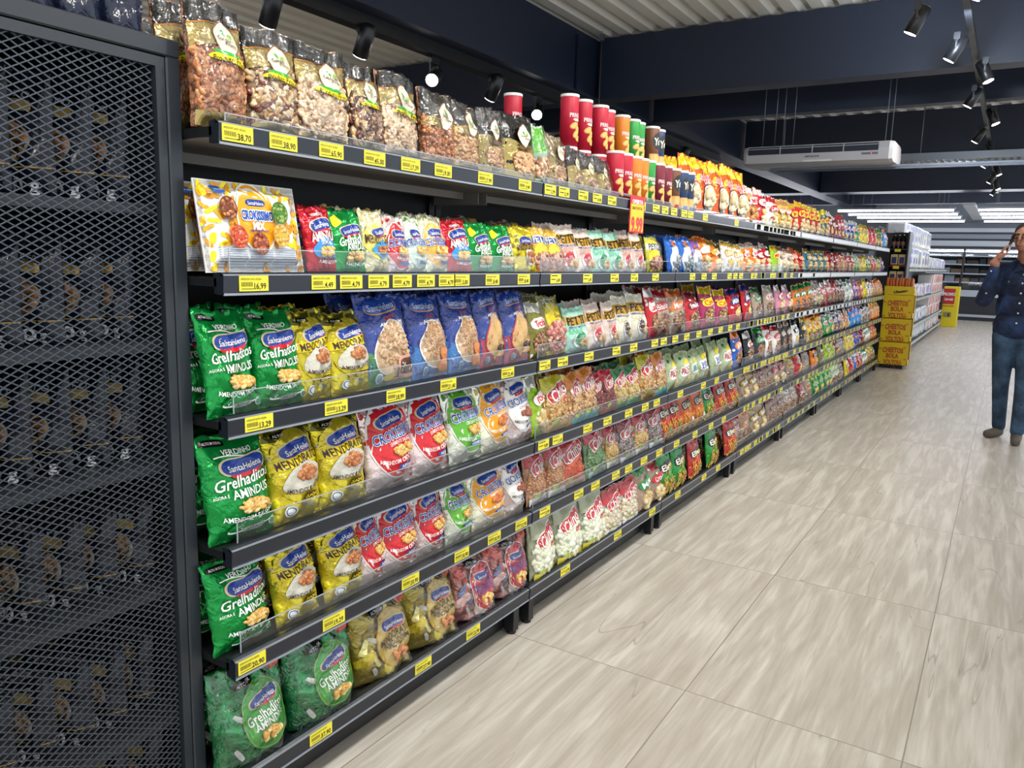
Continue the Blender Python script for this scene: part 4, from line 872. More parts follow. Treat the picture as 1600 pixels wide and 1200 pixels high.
tb = MB(); tb.box(-2.60, -2.50, 1.0, 12.0, 2.90, 2.96, HB); tb.box(-2.58, -2.52, 1.0, 12.0, 2.96, 3.0, HB)
tag(tb.build('lighting_track'), 'black lighting track under the long roof beam behind the snack shelves', 'lighting track')
for k, a in enumerate(RAIL):
    lamp_head((a[0], a[1], a[2]), ((a[0]+1.2, a[1]-2.4, 1.4) if k in (2, 4) else (a[0]-1.2, a[1]+.3, .9)), 2.91, 'black spotlight, %s on the track behind the shelves' % ORD[k], 'spotlights behind the shelves', 1.3)
# suspended tubes at the far end
TUBE = mat('#f3f5ff', 'plain', emit=16.0, name='m_tube')
n = 0
for r, y in enumerate((19.2, 20.6, 21.9, 23.6)):
    for x0 in (-5.2, -2.05, .70, 3.1):
        t = empty('tube_light', (x0, y, 2.63)); wdt = 2.3
        mb = MB(); mb.tube([(0, 0, 0), (wdt, 0, 0)], .018, TUBE, 10); mb.build('tube', t)
        mb = MB(); mb.box(-.03, wdt+.03, -.03, .03, .02, .06, mat('#b9bdc6', 'plain', rough=.4)); mb.build('housing', t)
        for hx in (.3, 2.0): mb = MB(); mb.tube([(hx, 0, .06), (hx, 0, .98)], .004, ROD, 5); mb.build('hanger', t)
        tag(t, 'lit ceiling tube in the %s row, %s from the left' % (ORD[r], ORD[[-5.2, -2.05, .70, 3.1].index(x0)]), 'tube light', 'tube lights over the far coolers')
for (x, y, z) in ((-.6, .6, 3.40), (1.6, .6, 3.40), (.4, 2.6, 3.40), (-5.2, .8, 3.4), (-5.2, 3.0, 3.4)):  # uplights added out of view to brighten the roof
    t = empty('tube_light', (x, y, z)); mb = MB(); mb.tube([(0, 0, 0), (1.5, 0, 0)], .02, TUBE, 10); mb.build('tube', t)
    mb = MB(); mb.box(-.03, 1.53, -.03, .03, -.07, -.03, mat('#b9bdc6', 'plain', rough=.4)); mb.box(.2, .22, -.01, .01, -.03, .22, ROD); mb.box(1.28, 1.30, -.01, .01, -.03, .22, ROD); mb.build('housing', t)
    tag(t, 'added unseen uplight tube %s, above the camera end of the %s' % (('near left', 'near right', 'middle', 'first', 'second')[n], 'aisle' if x > -2 else 'next aisle'), 'tube light', 'added roof uplights'); n += 1
for x in (.42, 3.0):
    mb = MB(); mb.box(x, x+.22, 18.9, 24.2, 2.70, 2.76, mat('#c3c7cf', 'plain', rough=.45)); tag(mb.build('light_crossbar'), 'pale metal crossbar carrying the far tubes, %s one' % ('left' if x < 1 else 'right'), 'metal bar')
# ------------------------------------------------------------ air conditioner
def aircon():
    t = empty('air_conditioner', (-.99, 8.05, 2.37)); W_ = mat('#b9b6b8', 'plain', rough=.4, name='m_ac_white'); D = mat('#141a2c', 'plain', rough=.6)
    L = 1.36; prof = [(0, 0), (.0, .10), (.02, .16), (.10, .175), (.52, .175), (.62, .16), (.66, .06), (.62, .0), (.10, -.02)]
    # cross-section in (y, z), long axis along x
    mb = MB(); V = []; F = []; n = len(prof)
    for i, x in enumerate((0, .03, L-.03, L)):
        s = .94 if i in (0, 3) else 1
        for (y, z) in prof: V.append((x, .33+(y-.33)*s, .08+(z-.08)*s))
    for i in range(3):
        for k in range(n): j = (k+1) % n; F.append((i*n+k, (i+1)*n+k, (i+1)*n+j, i*n+j))
    F += [tuple(range(n)), tuple(range(4*n-1, 3*n-1, -1))]
    mb.add(V, F, W_); mb.build('casing', t)
    g = MB(); g.box(.05, L-.12, -.008, .01, .082, .150, D); g.build('air_outlet', t)
    v = MB()
    for x in (.36, .66, .94): v.box(x-.004, x+.004, -.012, .005, .081, .151, W_)
    v.box(.05, L-.12, -.014, -.002, .132, .137, W_); v.build('louvre', t)
    p = MB(); p.box(L-.26, L-.12, -.004, .002, .045, .065, mat('#6b6a70', 'plain')); p.add([(L-.18, -.006, .05), (L-.172, -.006, .05), (L-.172, -.006, .058), (L-.18, -.006, .058)], [(0, 1, 2, 3)], mat('#ff3a30', 'plain', emit=3.)); p.build('display', t)
    mb = MB(); V, F2 = text2d('HITACHI', .02); mb.add([(.66+x*.024, -.004, .05+z*.018) for x, z in V], F2, mat('#2a2a30', 'plain')); mb.build('badge', t)
    mb = MB(); mb.box(.58, .84, -.004, .002, .0, .018, mat('#d9d7d8', 'plain')); mb.build('sticker', t)
    mb = MB()
    for x in (.1, .22, .30, .40, 1.25, 1.30): mb.tube([(x, .3, .17), (x, .3, 1.24)], .004, ROD, 5)
    mb.build('hanging_rod', t)
    mb = MB(); mb.box(.2, 3.9, .55, .58, -.03, -.01, ROD); mb.box(.2, 3.9, .28, .31, -.04, -.02, ROD); mb.build('support_rail', t)
    tag(t, 'grey-white hanging air conditioner with slotted outlet above the snack shelves', 'air conditioner')
aircon()
# ------------------------------------------------------------ gondola bays
SH = dict(T=1.64, A=1.332, B=1.022, C=.725, D=.46, E=.165)
BAYW, Y0, NB = 1.3147, 1.06, 8
STEEL = mat('#15171b', 'plain', rough=.42, bump=.1, scale=60, name='m_shelf_steel'); RAILM = mat('#1b202a', 'plain', rough=.30, name='m_price_rail')
EDGE = mat('#8d949e', 'plain', rough=.3); INN = mat('#8a837b', 'plain', rough=.5); BACK = mat('#0c0d0f', 'plain', rough=.6)
YTAG = mat('#efe23a', 'card'); INK = mat('#26241c', 'plain', rough=.6); WSTRIP = mat('#d9dde0', 'card')
ACR = filmmat((.95, .965, .98), .06, 'm_clear_acrylic', 0.0, 1.0, .03)
FULL = {k: v for k, v in TAGS.items()}
def price_tag(parent, y, z, txt, near, rnd):
    w, h = .078, .034; mb = MB(); x = .0125
    mb.add([(x, y-w/2, z-h/2), (x, y+w/2, z-h/2), (x, y+w/2, z+h/2), (x, y-w/2, z+h/2), (x-.001, y-w/2, z-h/2), (x-.001, y+w/2, z-h/2), (x-.001, y+w/2, z+h/2), (x-.001, y-w/2, z+h/2)],
           [(0, 1, 2, 3), (7, 6, 5, 4), (0, 4, 5, 1), (1, 5, 6, 2), (2, 6, 7, 3), (3, 7, 4, 0)], YTAG)
    x += .0006
    V, F = text2d(txt, .02); mb.add([(x, y+.016+a*.0115, z-.006+b*.013) for a, b in V], F, INK)
    if near:
        V, F = text2d('AMENDOIM SANTA HELENA', .0); s = .055/max(1e-6, (V[:, 0].max()-V[:, 0].min())); mb.add([(x, y-.008+a*s, z+.009+b*.005) for a, b in V], F, INK)
        for k in range(14): mb.add([(x, y-.034+k*.0022, z-.007), (x, y-.034+k*.0022+.0009, z-.007), (x, y-.034+k*.0022+.0009, z+.003), (x, y-.034+k*.0022, z+.003)], [(0, 1, 2, 3)], INK)
        mb.add([(x, y-.034, z-.0125), (x, y+.005, z-.0125), (x, y+.005, z-.0112), (x, y-.034, z-.0112)], [(0, 1, 2, 3)], INK)
    else:
        for zz, a, b in ((.009, -.034, .012), (-.004, -.034, -.004)): mb.add([(x, y+a, z+zz), (x, y+b, z+zz), (x, y+b, z+zz+.003), (x, y+a, z+zz+.003)], [(0, 1, 2, 3)], INK)
    o = mb.build('price_tag', parent)
    return o
BAYN = ['nearest', 'second', 'third', 'fourth', 'fifth', 'sixth', 'seventh', 'farthest']
for bi in range(NB):
    ya, yb = Y0+bi*BAYW, Y0+(bi+1)*BAYW
    root = empty('gondola_bay', (0, ya, 0))
    tag(root, '%s bay of the dark steel snack shelving along the aisle' % BAYN[bi], 'shelving', 'bays of the snack shelving')
    g = .004; y0, y1 = g, BAYW-g
    mb = MB(); mb.box(-.50, -.47, y0, y1, .06, 1.80, BACK); mb.build('back_panel', root)
    for yy in (y0, y1-.03):
        mb = MB(); mb.box(-.52, -.455, yy, yy+.03, 0, 1.83, STEEL)
        z = .2
        while z < 1.8: mb.box(-.456, -.454, yy+.008, yy+.022, z, z+.022, BACK); z += .05
        mb.build('upright', root)
    mb = MB(); mb.box(-.075, -.06, y0, y1, .012, .10, STEEL); mb.build('kick_plate', root)
    for yy in (y0+.03, y1-.07):
        mb = MB(); mb.box(-.05, -.01, yy, yy+.035, .012, .11, STEEL); mb.lathe([(.018, 0), (.018, .008), (.007, .012), (.007, .03)], BACK, 10, (-.03, yy+.018, 0)); mb.build('foot', root)
    for key, z in SH.items():
        sh = MB()
        sh.box(-.46, -.012, y0, y1, z-.030, z-.012, STEEL)                      # tray
        sh.box(-.44, -.24, y0+.02, y0+.024, z-.075, z-.030, INN if key == 'T' else STEEL); sh.box(-.44, -.24, y1-.024, y1-.02, z-.075, z-.030, INN if key == 'T' else STEEL)
        sh.box(-.02, -.012, y0, y1, z-.045, z-.001, STEEL)
        if key == 'T':
            sh.box(-.34, -.30, y0+.03, y1-.03, z-.058, z-.03, INN); sh.box(-.30, -.02, y0+.01, y1-.01, z-.034, z-.0305, INN)
        so = sh.build('shelf', root)
        rl = MB(); zb = z-.046
        rl.add([(-.012, y0, z), (.002, y0, z+.001), (.012, y0, z-.006), (.010, y0, zb+.006), (.012, y0, zb), (-.012, y0, zb),
                (-.012, y1, z), (.002, y1, z+.001), (.012, y1, z-.006), (.010, y1, zb+.006), (.012, y1, zb), (-.012, y1, zb)],
               [(0, 1, 7, 6), (1, 2, 8, 7), (2, 3, 9, 8), (3, 4, 10, 9), (4, 5, 11, 10), (5, 0, 6, 11), (0, 5, 4, 3, 2, 1), (6, 7, 8, 9, 10, 11)], RAILM)
        rl.box(.0095, .0128, y0, y1, zb-.002, zb+.003, EDGE); rl.box(.0, .0125, y0, y1, z-.006, z-.003, EDGE)  # pale strips paint a highlight along the rail's top and bottom edges
        if (bi >= 4 and key in 'TA') or (bi in (4, 5, 6) and key == 'B') or (bi == 3 and key == 'T'):
            rl.box(.0105, .0125, y0+.02, y1-.02, zb+.006, z-.009, WSTRIP)
            o = rl.build('price_rail', so); o['label'] = 'white-stripped price rail'
        else: rl.build('price_rail', so)
        if not (key in 'E' and bi < 3) and not (key == 'C' and bi > 4):
            gz = .050 if key != 'T' else .018
            gm = MB(); gm.box(-.0095, -.0075, y0+.03, y1-.03, z+.002, z+gz, ACR)
            gm.box(-.0097, -.0073, y0+.03, y1-.03, z+gz, z+gz+.0018, mat('#aab2b8', 'plain', rough=.2)); gm.box(-.0097, -.0073, y0+.03, y0+.032, z+.002, z+gz, mat('#aab2b8', 'plain', rough=.2))
            gm.build('clear_guard', so)
        for (ty, txt) in TAGS[key]:
            if ya <= ty < yb: price_tag(so, min(max(ty-ya, .05), BAYW-.05), z-.0225, txt, bi == 0, None)
        if bi >= 3 and not (bi >= 4 and key in 'TA'):
            R = random.Random(bi*10+ord(key)); yy = .12
            while yy < BAYW-.1:
                price_tag(so, yy, z-.0225, R.choice(['5,99', '6,49', '7,99', '4,99', '8,49']), False, None); yy += R.uniform(.14, .24)
    # promotional shelf talker on the second bay
mb = MB(); mb.box(.016, .018, -.075, .075, -.155, 0, mat('#d9202e', 'card')); mb.box(.0182, .0188, -.068, .068, -.148, -.035, mat('#f5c400', 'card'))
V, F = text2d('9,99', .05); mb.add([(.0195, a*.05, -.12+b*.06) for a, b in V], F, mat('#d9202e', 'card'))
V, F = text2d('OFERTA', .04); mb.add([(.0195, a*.022, -.025+b*.016) for a, b in V], F, mat('#f2f2ee', 'card'))
V, F = text2d('BATATA', .02); mb.add([(.0195, a*.02, -.052+b*.012) for a, b in V], F, INK)
tag(mb.build('offer_card', None, (0, 3.17, 1.655)), 'red and yellow offer card reading 9,99 hanging from the top shelf rail', 'sign')
# ------------------------------------------------------------ goods on the snack shelves
SHN = dict(T='top shelf', A='second shelf', B='third shelf', C='fourth shelf', D='fifth shelf', E='bottom shelf')
RND = random.Random(7)
def settle(kd, sx, sz, lean, rz):
    '''lowest, highest and foremost reach of a leaning package, so that it rests on the shelf behind the guard'''
    k = K[kd]
    if 'V' not in k: k['V'] = np.array([v.co[:] for v in k['mesh'].vertices])
    V = k['V']*np.array([sx, 1, sz]); c, s_ = math.cos(-lean), math.sin(-lean)
    y = V[:, 1]*c-V[:, 2]*s_; z = V[:, 1]*s_+V[:, 2]*c
    x = V[:, 0]*math.cos(rz)-y*math.sin(rz)
    return z.min(), z.max(), x.min(), x.max()
def put(kd, loc, rz, lean, sx=1., sz=1., label=None, group=None):
    k = K[kd]
    o = bpy.data.objects.new(k['name'], k['mesh']); COL.objects.link(o)
    o.location = loc; o.rotation_euler = (-lean, 0, rz); o.scale = (sx, sx if 'can' in k['name'] else 1., sz)
    if k['name'] == 'chip_can':
        l = bpy.data.objects.new('lid', LID); COL.objects.link(l); l.parent = o; l.location = (0, 0, k['h']-.010); l['label'] = 'white plastic lid'
    tag(o, label, k['cat'], group)
    return o
PIX = {}
for key, z in SH.items():
    items = []
    for (kd, y, w) in ROWS[key]:
        if kd == 'mix_tray': items.append((kd, y, w)); continue
        if kd.startswith('g:'): generic(kd)
        n = max(1, int(round(w/.235)))
        for q in range(n): items.append((kd, y-w/2+w*(q+.5)/n, w/n))
    items = [i for i in items if i[1] < Y0+NB*BAYW-.05]
    counts = {}
    for (kd, y, w) in items:
        bi = min(NB-1, max(0, int((y-Y0)/BAYW))); counts[bi] = counts.get(bi, 0)+1
        pos = ORD[counts[bi]-1]; where = '%s, %s, %s bay' % (pos, SHN[key], BAYN[bi])
        if kd == 'mix_tray': TRAYPOS = (y, w); continue
        k = K[kd]; grp = '%ss on the %s' % (k['desc'], SHN[key])
        zz = z-.012
        if 'can' in k['name']:
            put(kd, (-.062-RND.uniform(0, .006), y, zz+.001), math.pi/2+RND.uniform(-.25, .1), 0, label='%s, front row, %s' % (k['desc'], where), group=grp)
            continue
        sx = min(1.2, max(.60, w*.965/k['w'])); gap = dict(T=9, A=.262, B=.262, C=.250, D=.218, E=.248)[key]
        tall = dict(T=.245, A=.205, B=.235, C=.235, D=.21, E=.225)[key]
        sz = RND.uniform(.96, 1.04)
        if kd.startswith('g:'): sz = tall/k['h']*RND.uniform(.9, 1.05)
        lean = RND.uniform(.16, .24) if key != 'T' else RND.uniform(.08, .16)
        if key == 'E': lean = RND.uniform(.10, .18)
        rz = math.pi/2+RND.uniform(-.09, .09)
        z0, z1, xa, xb = settle(kd, sx, sz, lean, rz)
        if z1-z0 > gap: sz *= gap/(z1-z0); z0, z1, xa, xb = settle(kd, sx, sz, lean, rz)
        x = (.022 if key == 'E' and bi < 3 else -.0125)-xb-RND.uniform(0, .007)
        put(kd, (x, y, zz+.0008-z0), rz, lean, sx, sz, label='%s, %s' % (k['desc'], where), group=grp)
        # the row behind, where its tops show
        if bi <= 2 and key != 'T' or (key == 'T' and (bi >= 2 and bi < 5)) or kd in ('cashew', 'cashew_caramel'):
            s2 = sz*1.03; l2 = lean*.95; rz = math.pi/2+RND.uniform(-.06, .06)
            z0, z1, xc, xd = settle(kd, sx, s2, l2, rz)
            if z1-z0 > gap: s2 *= gap/(z1-z0); z0, z1, xc, xd = settle(kd, sx, s2, l2, rz)
            put(kd, (x-k['t']*.95-.030, y+RND.uniform(-.008, .008), zz+.0008-z0), rz, l2, sx, s2,
                label='%s, second row behind, %s' % (k['desc'], where), group=grp+' behind the front row')
# flat packet piles lying further back on the second and fourth shelves
def flat_pile(kd, ys, x, z, desc, n=3):
    k = K[kd]
    for i, y in enumerate(ys):
        for j in range(n):
            o = put(kd, (x+.09+RND.uniform(-.01, .01), y+RND.uniform(-.02, .02), z+.035+k['t']*.82*j), math.pi/2+RND.uniform(-.2, .2), 0, 1, .95, label='%s lying flat at the back, %s pile, %s level' % (desc, ORD[i], ORD[j]), group=desc+' lying at the back')
            o.rotation_euler = (-math.pi/2+.03, 0, math.pi/2+RND.uniform(-.15, .15))
flat_pile('red_small', (1.62, 1.80, 1.98), -.30, SH['A'], 'dark red peanut packet', 4)
flat_pile('sage_red', (2.35, 2.6, 2.9, 3.2), -.32, SH['A'], 'sage green packet', 3)
flat_pile('sage_red', (3.6, 3.85, 4.1, 4.4), -.32, SH['C'], 'sage green chip bag', 3)
# stacked cans on the top shelf
zt = SH['T']-.012
for i, (kd, x, y) in enumerate([('can_red', -.20, 2.93), ('can_red', -.20, 3.055), ('can_red', -.19, 3.19), ('can_red', -.21, 3.30), ('can_orange', -.20, 3.44),
                                ('can_green', -.20, 3.56), ('can_green', -.21, 3.645), ('yes_red', -.19, 3.78), ('yes_blue', -.20, 3.88), ('can_red', -.405, 2.82)]):
    for lv in (0, 1):
        kk = kd if lv or kd == 'can_red' else 'can_maroon'
        put(kk, (x, y, zt+.001+.2068*lv), math.pi/2-.1, 0, label='%s, back row of cans, %s level, %s' % (K[kk]['desc'], 'upper' if lv else 'lower', ORD[i]+' from left' if i < 9 else 'standing alone'), group='cans stacked two high at the back')
# box-like tray of mixed peanuts and one behind it
def mix_tray(loc, label):
    w, h, t = .272, .200, .045; mb = MB(); wm = mat('#ecebe8', 'gloss')
    N_ = 14; R = random.Random(5)
    def surf(x, z):
        a = np.clip(1-np.maximum(np.abs(x)/(w/2-.018), np.abs(z-h/2)/(h/2-.018)), 0, .12)/.12
        return np.clip(x, -w/2+.002, w/2-.002), np.clip(z, .002, h-.002), -.004-.016*np.clip(1-a, 0, 1)*0-.018*a
    G = [(i, j) for j in range(31) for i in range(41)]
    P = np.array([(-w/2+w*i/40, h*j/30) for i, j in G]); x, z, y = surf(P[:, 0], P[:, 1])
    cut = lambda p: p
    F = [(j*41+i, j*41+i+1, (j+1)*41+i+1, (j+1)*41+i) for j in range(30) for i in range(40)]
    mb.add(np.stack([x, y, z], 1), F, wm, True)
    mb.box(-w/2, w/2, -.004, .0, 0, h, wm); mb.box(-w/2+.02, w/2-.02, 0, t, .02, h-.02, filmmat((.9, .8, .7), .2))
    A = Art(mb, w, h, surf)
    for k in range(170):
        X, Z = R.uniform(-.48, .48), R.uniform(.02, .98)
        if ((X)/.21)**2+((Z-.60)/.30)**2 < 1 or (Z < .29 and abs(X) < .40 and Z > .06): continue
        A.layer = k % 3; A.shape(X, Z, .046, .024, mat(R.choice(['#e9a41e', '#f2df1a', '#d8921c']), 'gloss'), R.uniform(0, 3), 'peanut', n=14, rings=2)
    A.layer = 4
    for k in range(9):
        for (a, b) in ((-.40, -.14), (-.12, .12), (.14, .42)): A.band(.06+k*.024, .06+k*.024, .068+k*.024, .068+k*.024, mat('#8f9bb5', 'card'), a, b, n=4, k=1); A.layer -= 1
    A.layer += 1
    A.shape(0, .60, .20, .30, WHT); A.shape(0, .60, .185, .28, mat('#efa31d', 'gloss'))
    A.shape(0, .76, .10, .045, mat('#1d3f96', 'gloss'), 0, 'bow'); A.text('SantaHelena', 0, .755, .03, WHT, maxw=.16)
    A.text('CROKISSIMO', 0, .62, .075, mat('#1c51b0', 'gloss'), maxw=.32, bold=.04, outline=WHT, ow=.08)
    A.text('MIX', 0, .50, .06, WHT, maxw=.12, bold=.06); A.text('AMENDOIM CROCANTE', 0, .445, .02, NAVY, maxw=.2, bold=.02)
    A.shape(-.34, .88, .055, .035, mat('#1d4fa5', 'gloss'), 0, 'sq'); A.text('NOVA', -.34, .88, .025, WHT, maxw=.08)
    for (X, Z, c, c2) in ((-.28, .68, '#7a3a22', '#e0a070'), (-.22, .37, '#c8452e', '#e09a70'), (-.02, .30, '#8a3a26', '#d98a5c'), (.22, .66, '#4a7a2a', '#a9c270'), (.20, .40, '#d9a43a', '#eacb84')):
        A.shape(X, Z, .085, .075*1.25, mat(c, 'gloss')); A.shape(X, Z, .075, .068*1.25, nutmat(c2, c, c, 110)); A.shape(X, Z, .05, .018, mat(c, 'gloss'), 0, 'sq')
    A.shape(.41, .86, .022, .04, mat('#d8d8d8', 'gloss'), 0, 'sq')
    o = mb.build('peanut_tray', None, loc); o.rotation_euler = (-.19, 0, math.pi/2)
    return tag(o, label, 'snack tray', 'white peanut-print trays')
mix_tray((-.040, 1.195, SH['A']-.002), 'large white tray with yellow peanut print, at the start of the second shelf')
mix_tray((-.135, 1.185, SH['A']-.002), 'white peanut-print tray standing behind the front one, second shelf').scale = (.97, 1, 1.0)
# ------------------------------------------------------------ mesh-sided cabinet at the near end
CABM = mat('#272d34', 'plain', rough=.42, bump=.08, scale=80, name='m_cabinet_frame'); DARK = mat('#16181b', 'plain', rough=.6)
def cabinet():
    t = empty('mesh_cabinet', (-.60, .35, 0)); ox, oy = -.60, .35
    def part(nm, boxes, m, lab=None):
        mb = MB()
        for b in boxes: mb.box(b[0]-ox, b[1]-ox, b[2]-oy, b[3]-oy, b[4], b[5], m, *(b[6:]))
        o = mb.build(nm, t)
        if lab: o['label'] = lab
        return o
    X1 = -.10
    part('outer_frame', [(X1-.035, X1, 1.028, 1.060, 0, 1.765, .003), (X1-.035, X1, .35, .39, 0, 1.765, .003), (X1-.035, X1, .35, 1.060, 1.765, 1.80, .003), (X1-.035, X1, .39, 1.028, 0, .04, .003),
                         (-.60, -.56, 1.028, 1.060, 0, 1.80, .003), (-.60, -.56, .35, .39, 0, 1.80, .003)], CABM)
    part('inner_frame', [(X1-.022, X1-.004, 1.006, 1.026, .04, 1.762), (X1-.022, X1-.004, .392, .41, .04, 1.762), (X1-.022, X1-.004, .41, 1.006, 1.742, 1.762), (X1-.022, X1-.004, .41, 1.006, .04, .06)], CABM)
    part('back_panel', [(-.62, -.60, .35, 1.060, 0, 1.80)], DARK)
    part('end_panel', [(-.56, X1-.036, 1.042, 1.055, .02, 1.78)], DARK)
    part('top_panel', [(-.60, X1-.036, .39, 1.045, 1.775, 1.792)], CABM)
    for z in CABZ: part('shelf', [(-.59, X1-.045, .42, 1.04, z-.022, z)], mat('#2c3036', 'plain', rough=.5))
    # expanded metal
    mb = MB(); m = mat('#4b525b', 'plain', rough=.38, metal=.5, name='m_expanded_metal')
    y0, y1, z0, z1, dy, dz = .405, 1.012, .05, 1.752, .0265, .0148
    w, d = .00105, .0022; x = X1-.013
    ny, nz = int((y1-y0)/dy), int((z1-z0)/dz)
    V = []; F = []
    for j in range(nz*2+1):
        z = z0+j*dz/2; off = (j % 2)*dy/2
        for i in range(ny+1):
            y = y0+i*dy+off
            for s in (-1, 1):
                ya, yb = y, y+s*dy/2; za, zb = z, z+dz/2
                if yb < y0-.001 or yb > y1+.001 or zb > z1+.001: continue
                L = math.hypot(yb-ya, zb-za); ny_, nz_ = -(zb-za)/L*w, (yb-ya)/L*w
                o = len(V); sh = .0012*s
                V += [(x+sh, ya-ny_, za-nz_), (x+sh, ya+ny_, za+nz_), (x+sh, yb+ny_, zb+nz_), (x+sh, yb-ny_, zb-nz_),
                      (x-d+sh, ya-ny_, za-nz_), (x-d+sh, ya+ny_, za+nz_), (x-d+sh, yb+ny_, zb+nz_), (x-d+sh, yb-ny_, zb-nz_)]
                F += [(o, o+1, o+2, o+3), (o+7, o+6, o+5, o+4), (o, o+4, o+5, o+1), (o+3, o+2, o+6, o+7)]
    mb.add([(a-ox, b-oy, c) for a, b, c in V], F, m); mb.build('mesh_panel', t)
    tag(t, 'tall dark grey cabinet with expanded-metal mesh side, at the near end of the shelves', 'cabinet')
CABZ = (.05, .30, .62, .91, 1.18, 1.47)
cabinet()
PB = mat('#15161f', 'gloss')
def art_cab(txt, red=False):
    def f(A):
        A.band(.20, .22, .212, .232, mat('#b08a3a', 'gloss'), k=1)
        A.shape(-.02, .42, .30, .25, mat('#8a8070', 'gloss')); A.shape(-.04, .43, .285, .24, nutmat('#a87a48', '#7a5230', '#33221a', 55))
        A.shape(.0, .70, .30, .07, mat('#b59a5a', 'gloss'), 0, 'sq')
        if red: A.shape(-.15, .60, .10, .08, mat('#a3262a', 'gloss')); A.shape(.0, .57, .06, .06, mat('#2f8a3a', 'gloss'))
        A.text(txt, .1, .09, .16, mat('#d9dbe0', 'gloss'), maxw=.5, bold=.02); A.text('Libero', .0, .80, .13, mat('#9aa0aa', 'gloss'), maxw=.5)
    return f
kind('cab_a', .16, .245, .06, PB, art_cab('100 g'), 'nut_pouch', 'black pouch with nut picture', 'nut pouch', gusset=True, wr=1.6)
kind('cab_b', .16, .225, .06, PB, art_cab('100 g', True), 'nut_pouch', 'black pouch with red-green nut picture', 'nut pouch', gusset=True, wr=1.6)
kind('cab_c', .17, .205, .06, PB, art_cab('200 g'), 'nut_pouch', 'black pouch marked 200 g', 'nut pouch', gusset=True, wr=1.6)
TN = ['bottom', 'fifth', 'fourth', 'third', 'second', 'top']
for ti, z in enumerate(CABZ):
    kd = ['cab_c', 'cab_c', 'cab_c', 'cab_a', 'cab_b', 'cab_a'][ti]
    k = K[kd]
    for q in range(7):
        y = .50+.078*q
        put(kd, (-.27+RND.uniform(-.008, .008), y, z+.002), .42+RND.uniform(-.1, .1), .02, 1, min(1, (dict(zip(CABZ, (.22, .29, .26, .235, .26, .27)))[z])/k['h'])*RND.uniform(.94, 1.0),
            label='%s, %s from near side, %s shelf in the mesh cabinet' % (k['desc'], ORD[q], TN[ti]), group='black pouches on the %s cabinet shelf' % TN[ti])
        put(kd, (-.45+RND.uniform(-.008, .008), y, z+.002), .42+RND.uniform(-.1, .1), .02, 1, min(1, (dict(zip(CABZ, (.22, .29, .26, .235, .26, .27)))[z])/k['h'])*RND.uniform(.94, 1.0),
            label='%s, back row, %s from near side, %s cabinet shelf' % (k['desc'], ORD[q], TN[ti]), group='black pouches in the back row of the %s cabinet shelf' % TN[ti])
kind('top_black', .165, .275, .07, mat('#1b2135', 'gloss'), lambda A: (A.band(.22, .25, .235, .265, mat('#b9963c', 'gloss'), k=1), A.shape(-.05, .55, .36, .34, mat('#b9963c', 'gloss')), A.shape(-.05, .55, .34, .32, mat('#b58a5c', 'gloss'))), 'nut_pouch', 'glossy navy-black pouch with gold line', 'nut pouch', gusset=True, wr=1.8)
for q, (x, y) in enumerate([(-.20, .58), (-.19, .68), (-.18, .77), (-.18, .865), (-.18, .955)]):
    put('top_black', (x, y, 1.801), .95, .03, .80, 1, label='glossy navy-black pouch on top of the mesh cabinet, %s from left' % ORD[q], group='pouches on top of the cabinet')
put('cashew_small', (-.36, 1.14, SH['T']-.010), math.pi/2-.1, .05, 1, 1.2, label='gold-banded cashew bag half hidden behind the cabinet corner, top shelf')

# ------------------------------------------------------------ yellow corrugated display with corn snacks
CY = mat('#e9c60c', 'card', name='m_yellow_card'); CR = mat('#c0571e', 'card')
def display():
    t = empty('snack_display', (-.05, 11.95, 0)); W_ = .375
    def txt(mb, s, z, h, m, wmax, rot=0, cx=None):
        V, F = text2d(s, .05); wd = V[:, 0].max()-V[:, 0].min(); sx = wmax/wd
        mb.add([((W_/2 if cx is None else cx)+a*sx, -.0025, z+b*h+.02*(1-(2*a*sx/.3)**2)*rot) for a, b in V], F, m)
    b = MB(); b.box(.03, W_-.05, .03, .33, 0, .05, BLK); b.build('base', t)
    for k in range(3):
        z = .05+k*.325; mb = MB()
        mb.box(0, W_, 0, .004, z, z+.315, CY); mb.box(0, .004, 0, .35, z, z+.315, CY); mb.box(0, W_, .346, .35, z, z+.315, CY); mb.box(0, W_, 0, .35, z, z+.006, CY)
        mb.box(W_-.004, W_, 0, .06, z, z+.315, CY); mb.box(W_-.004, W_, .29, .35, z, z+.315, CY); mb.box(W_-.004, W_, 0, .35, z, z+.07, CY)
        txt(mb, 'CHEETOS', z+.20, .068, CR, .26, .6); txt(mb, 'BOLA', z+.125, .062, CR, .16, .3); txt(mb, 'VOLTOU', z+.045, .066, CR, .22, -.3)
        R = random.Random(k)
        for (x, zz) in ((.33, .25), (.345, .09), (.03, .03), (.30, .03), (.025, .22)):
            V = [(x+.018*math.cos(a)*1.1, -.0022, z+zz+.014*math.sin(a)) for a in np.linspace(0, 6.28, 9)[:-1]]; mb.add(V, [tuple(range(8))], mat('#dd8a1c', 'card'))
        o = mb.build('carton_tier', t)
    mb = MB(); z = 1.025; mb.box(0, W_, 0, .004, z, z+.115, CY); mb.box(0, .004, 0, .35, z, z+.06, CY); mb.box(W_-.004, W_, 0, .35, z, z+.06, CY)
    V, F = text2d('Cheetos', .06); mb.add([(W_*.55+a*.036+b*.012, -.0025, z+.045+b*.035+a*.006) for a, b in V], F, mat('#2b1a10', 'card'))
    mb.build('header', t)
    tag(t, 'tall yellow cardboard snack display with orange lettering at the end of the shelves', 'display stand')
    return t
display()
tb = MB(); V_, F_ = _capsule([(0, 0, 0), (0, 0, .03), (0, 0, .10), (0, 0, .155), (0, 0, .172)], [.008, .019, .022, .018, .005], 9)
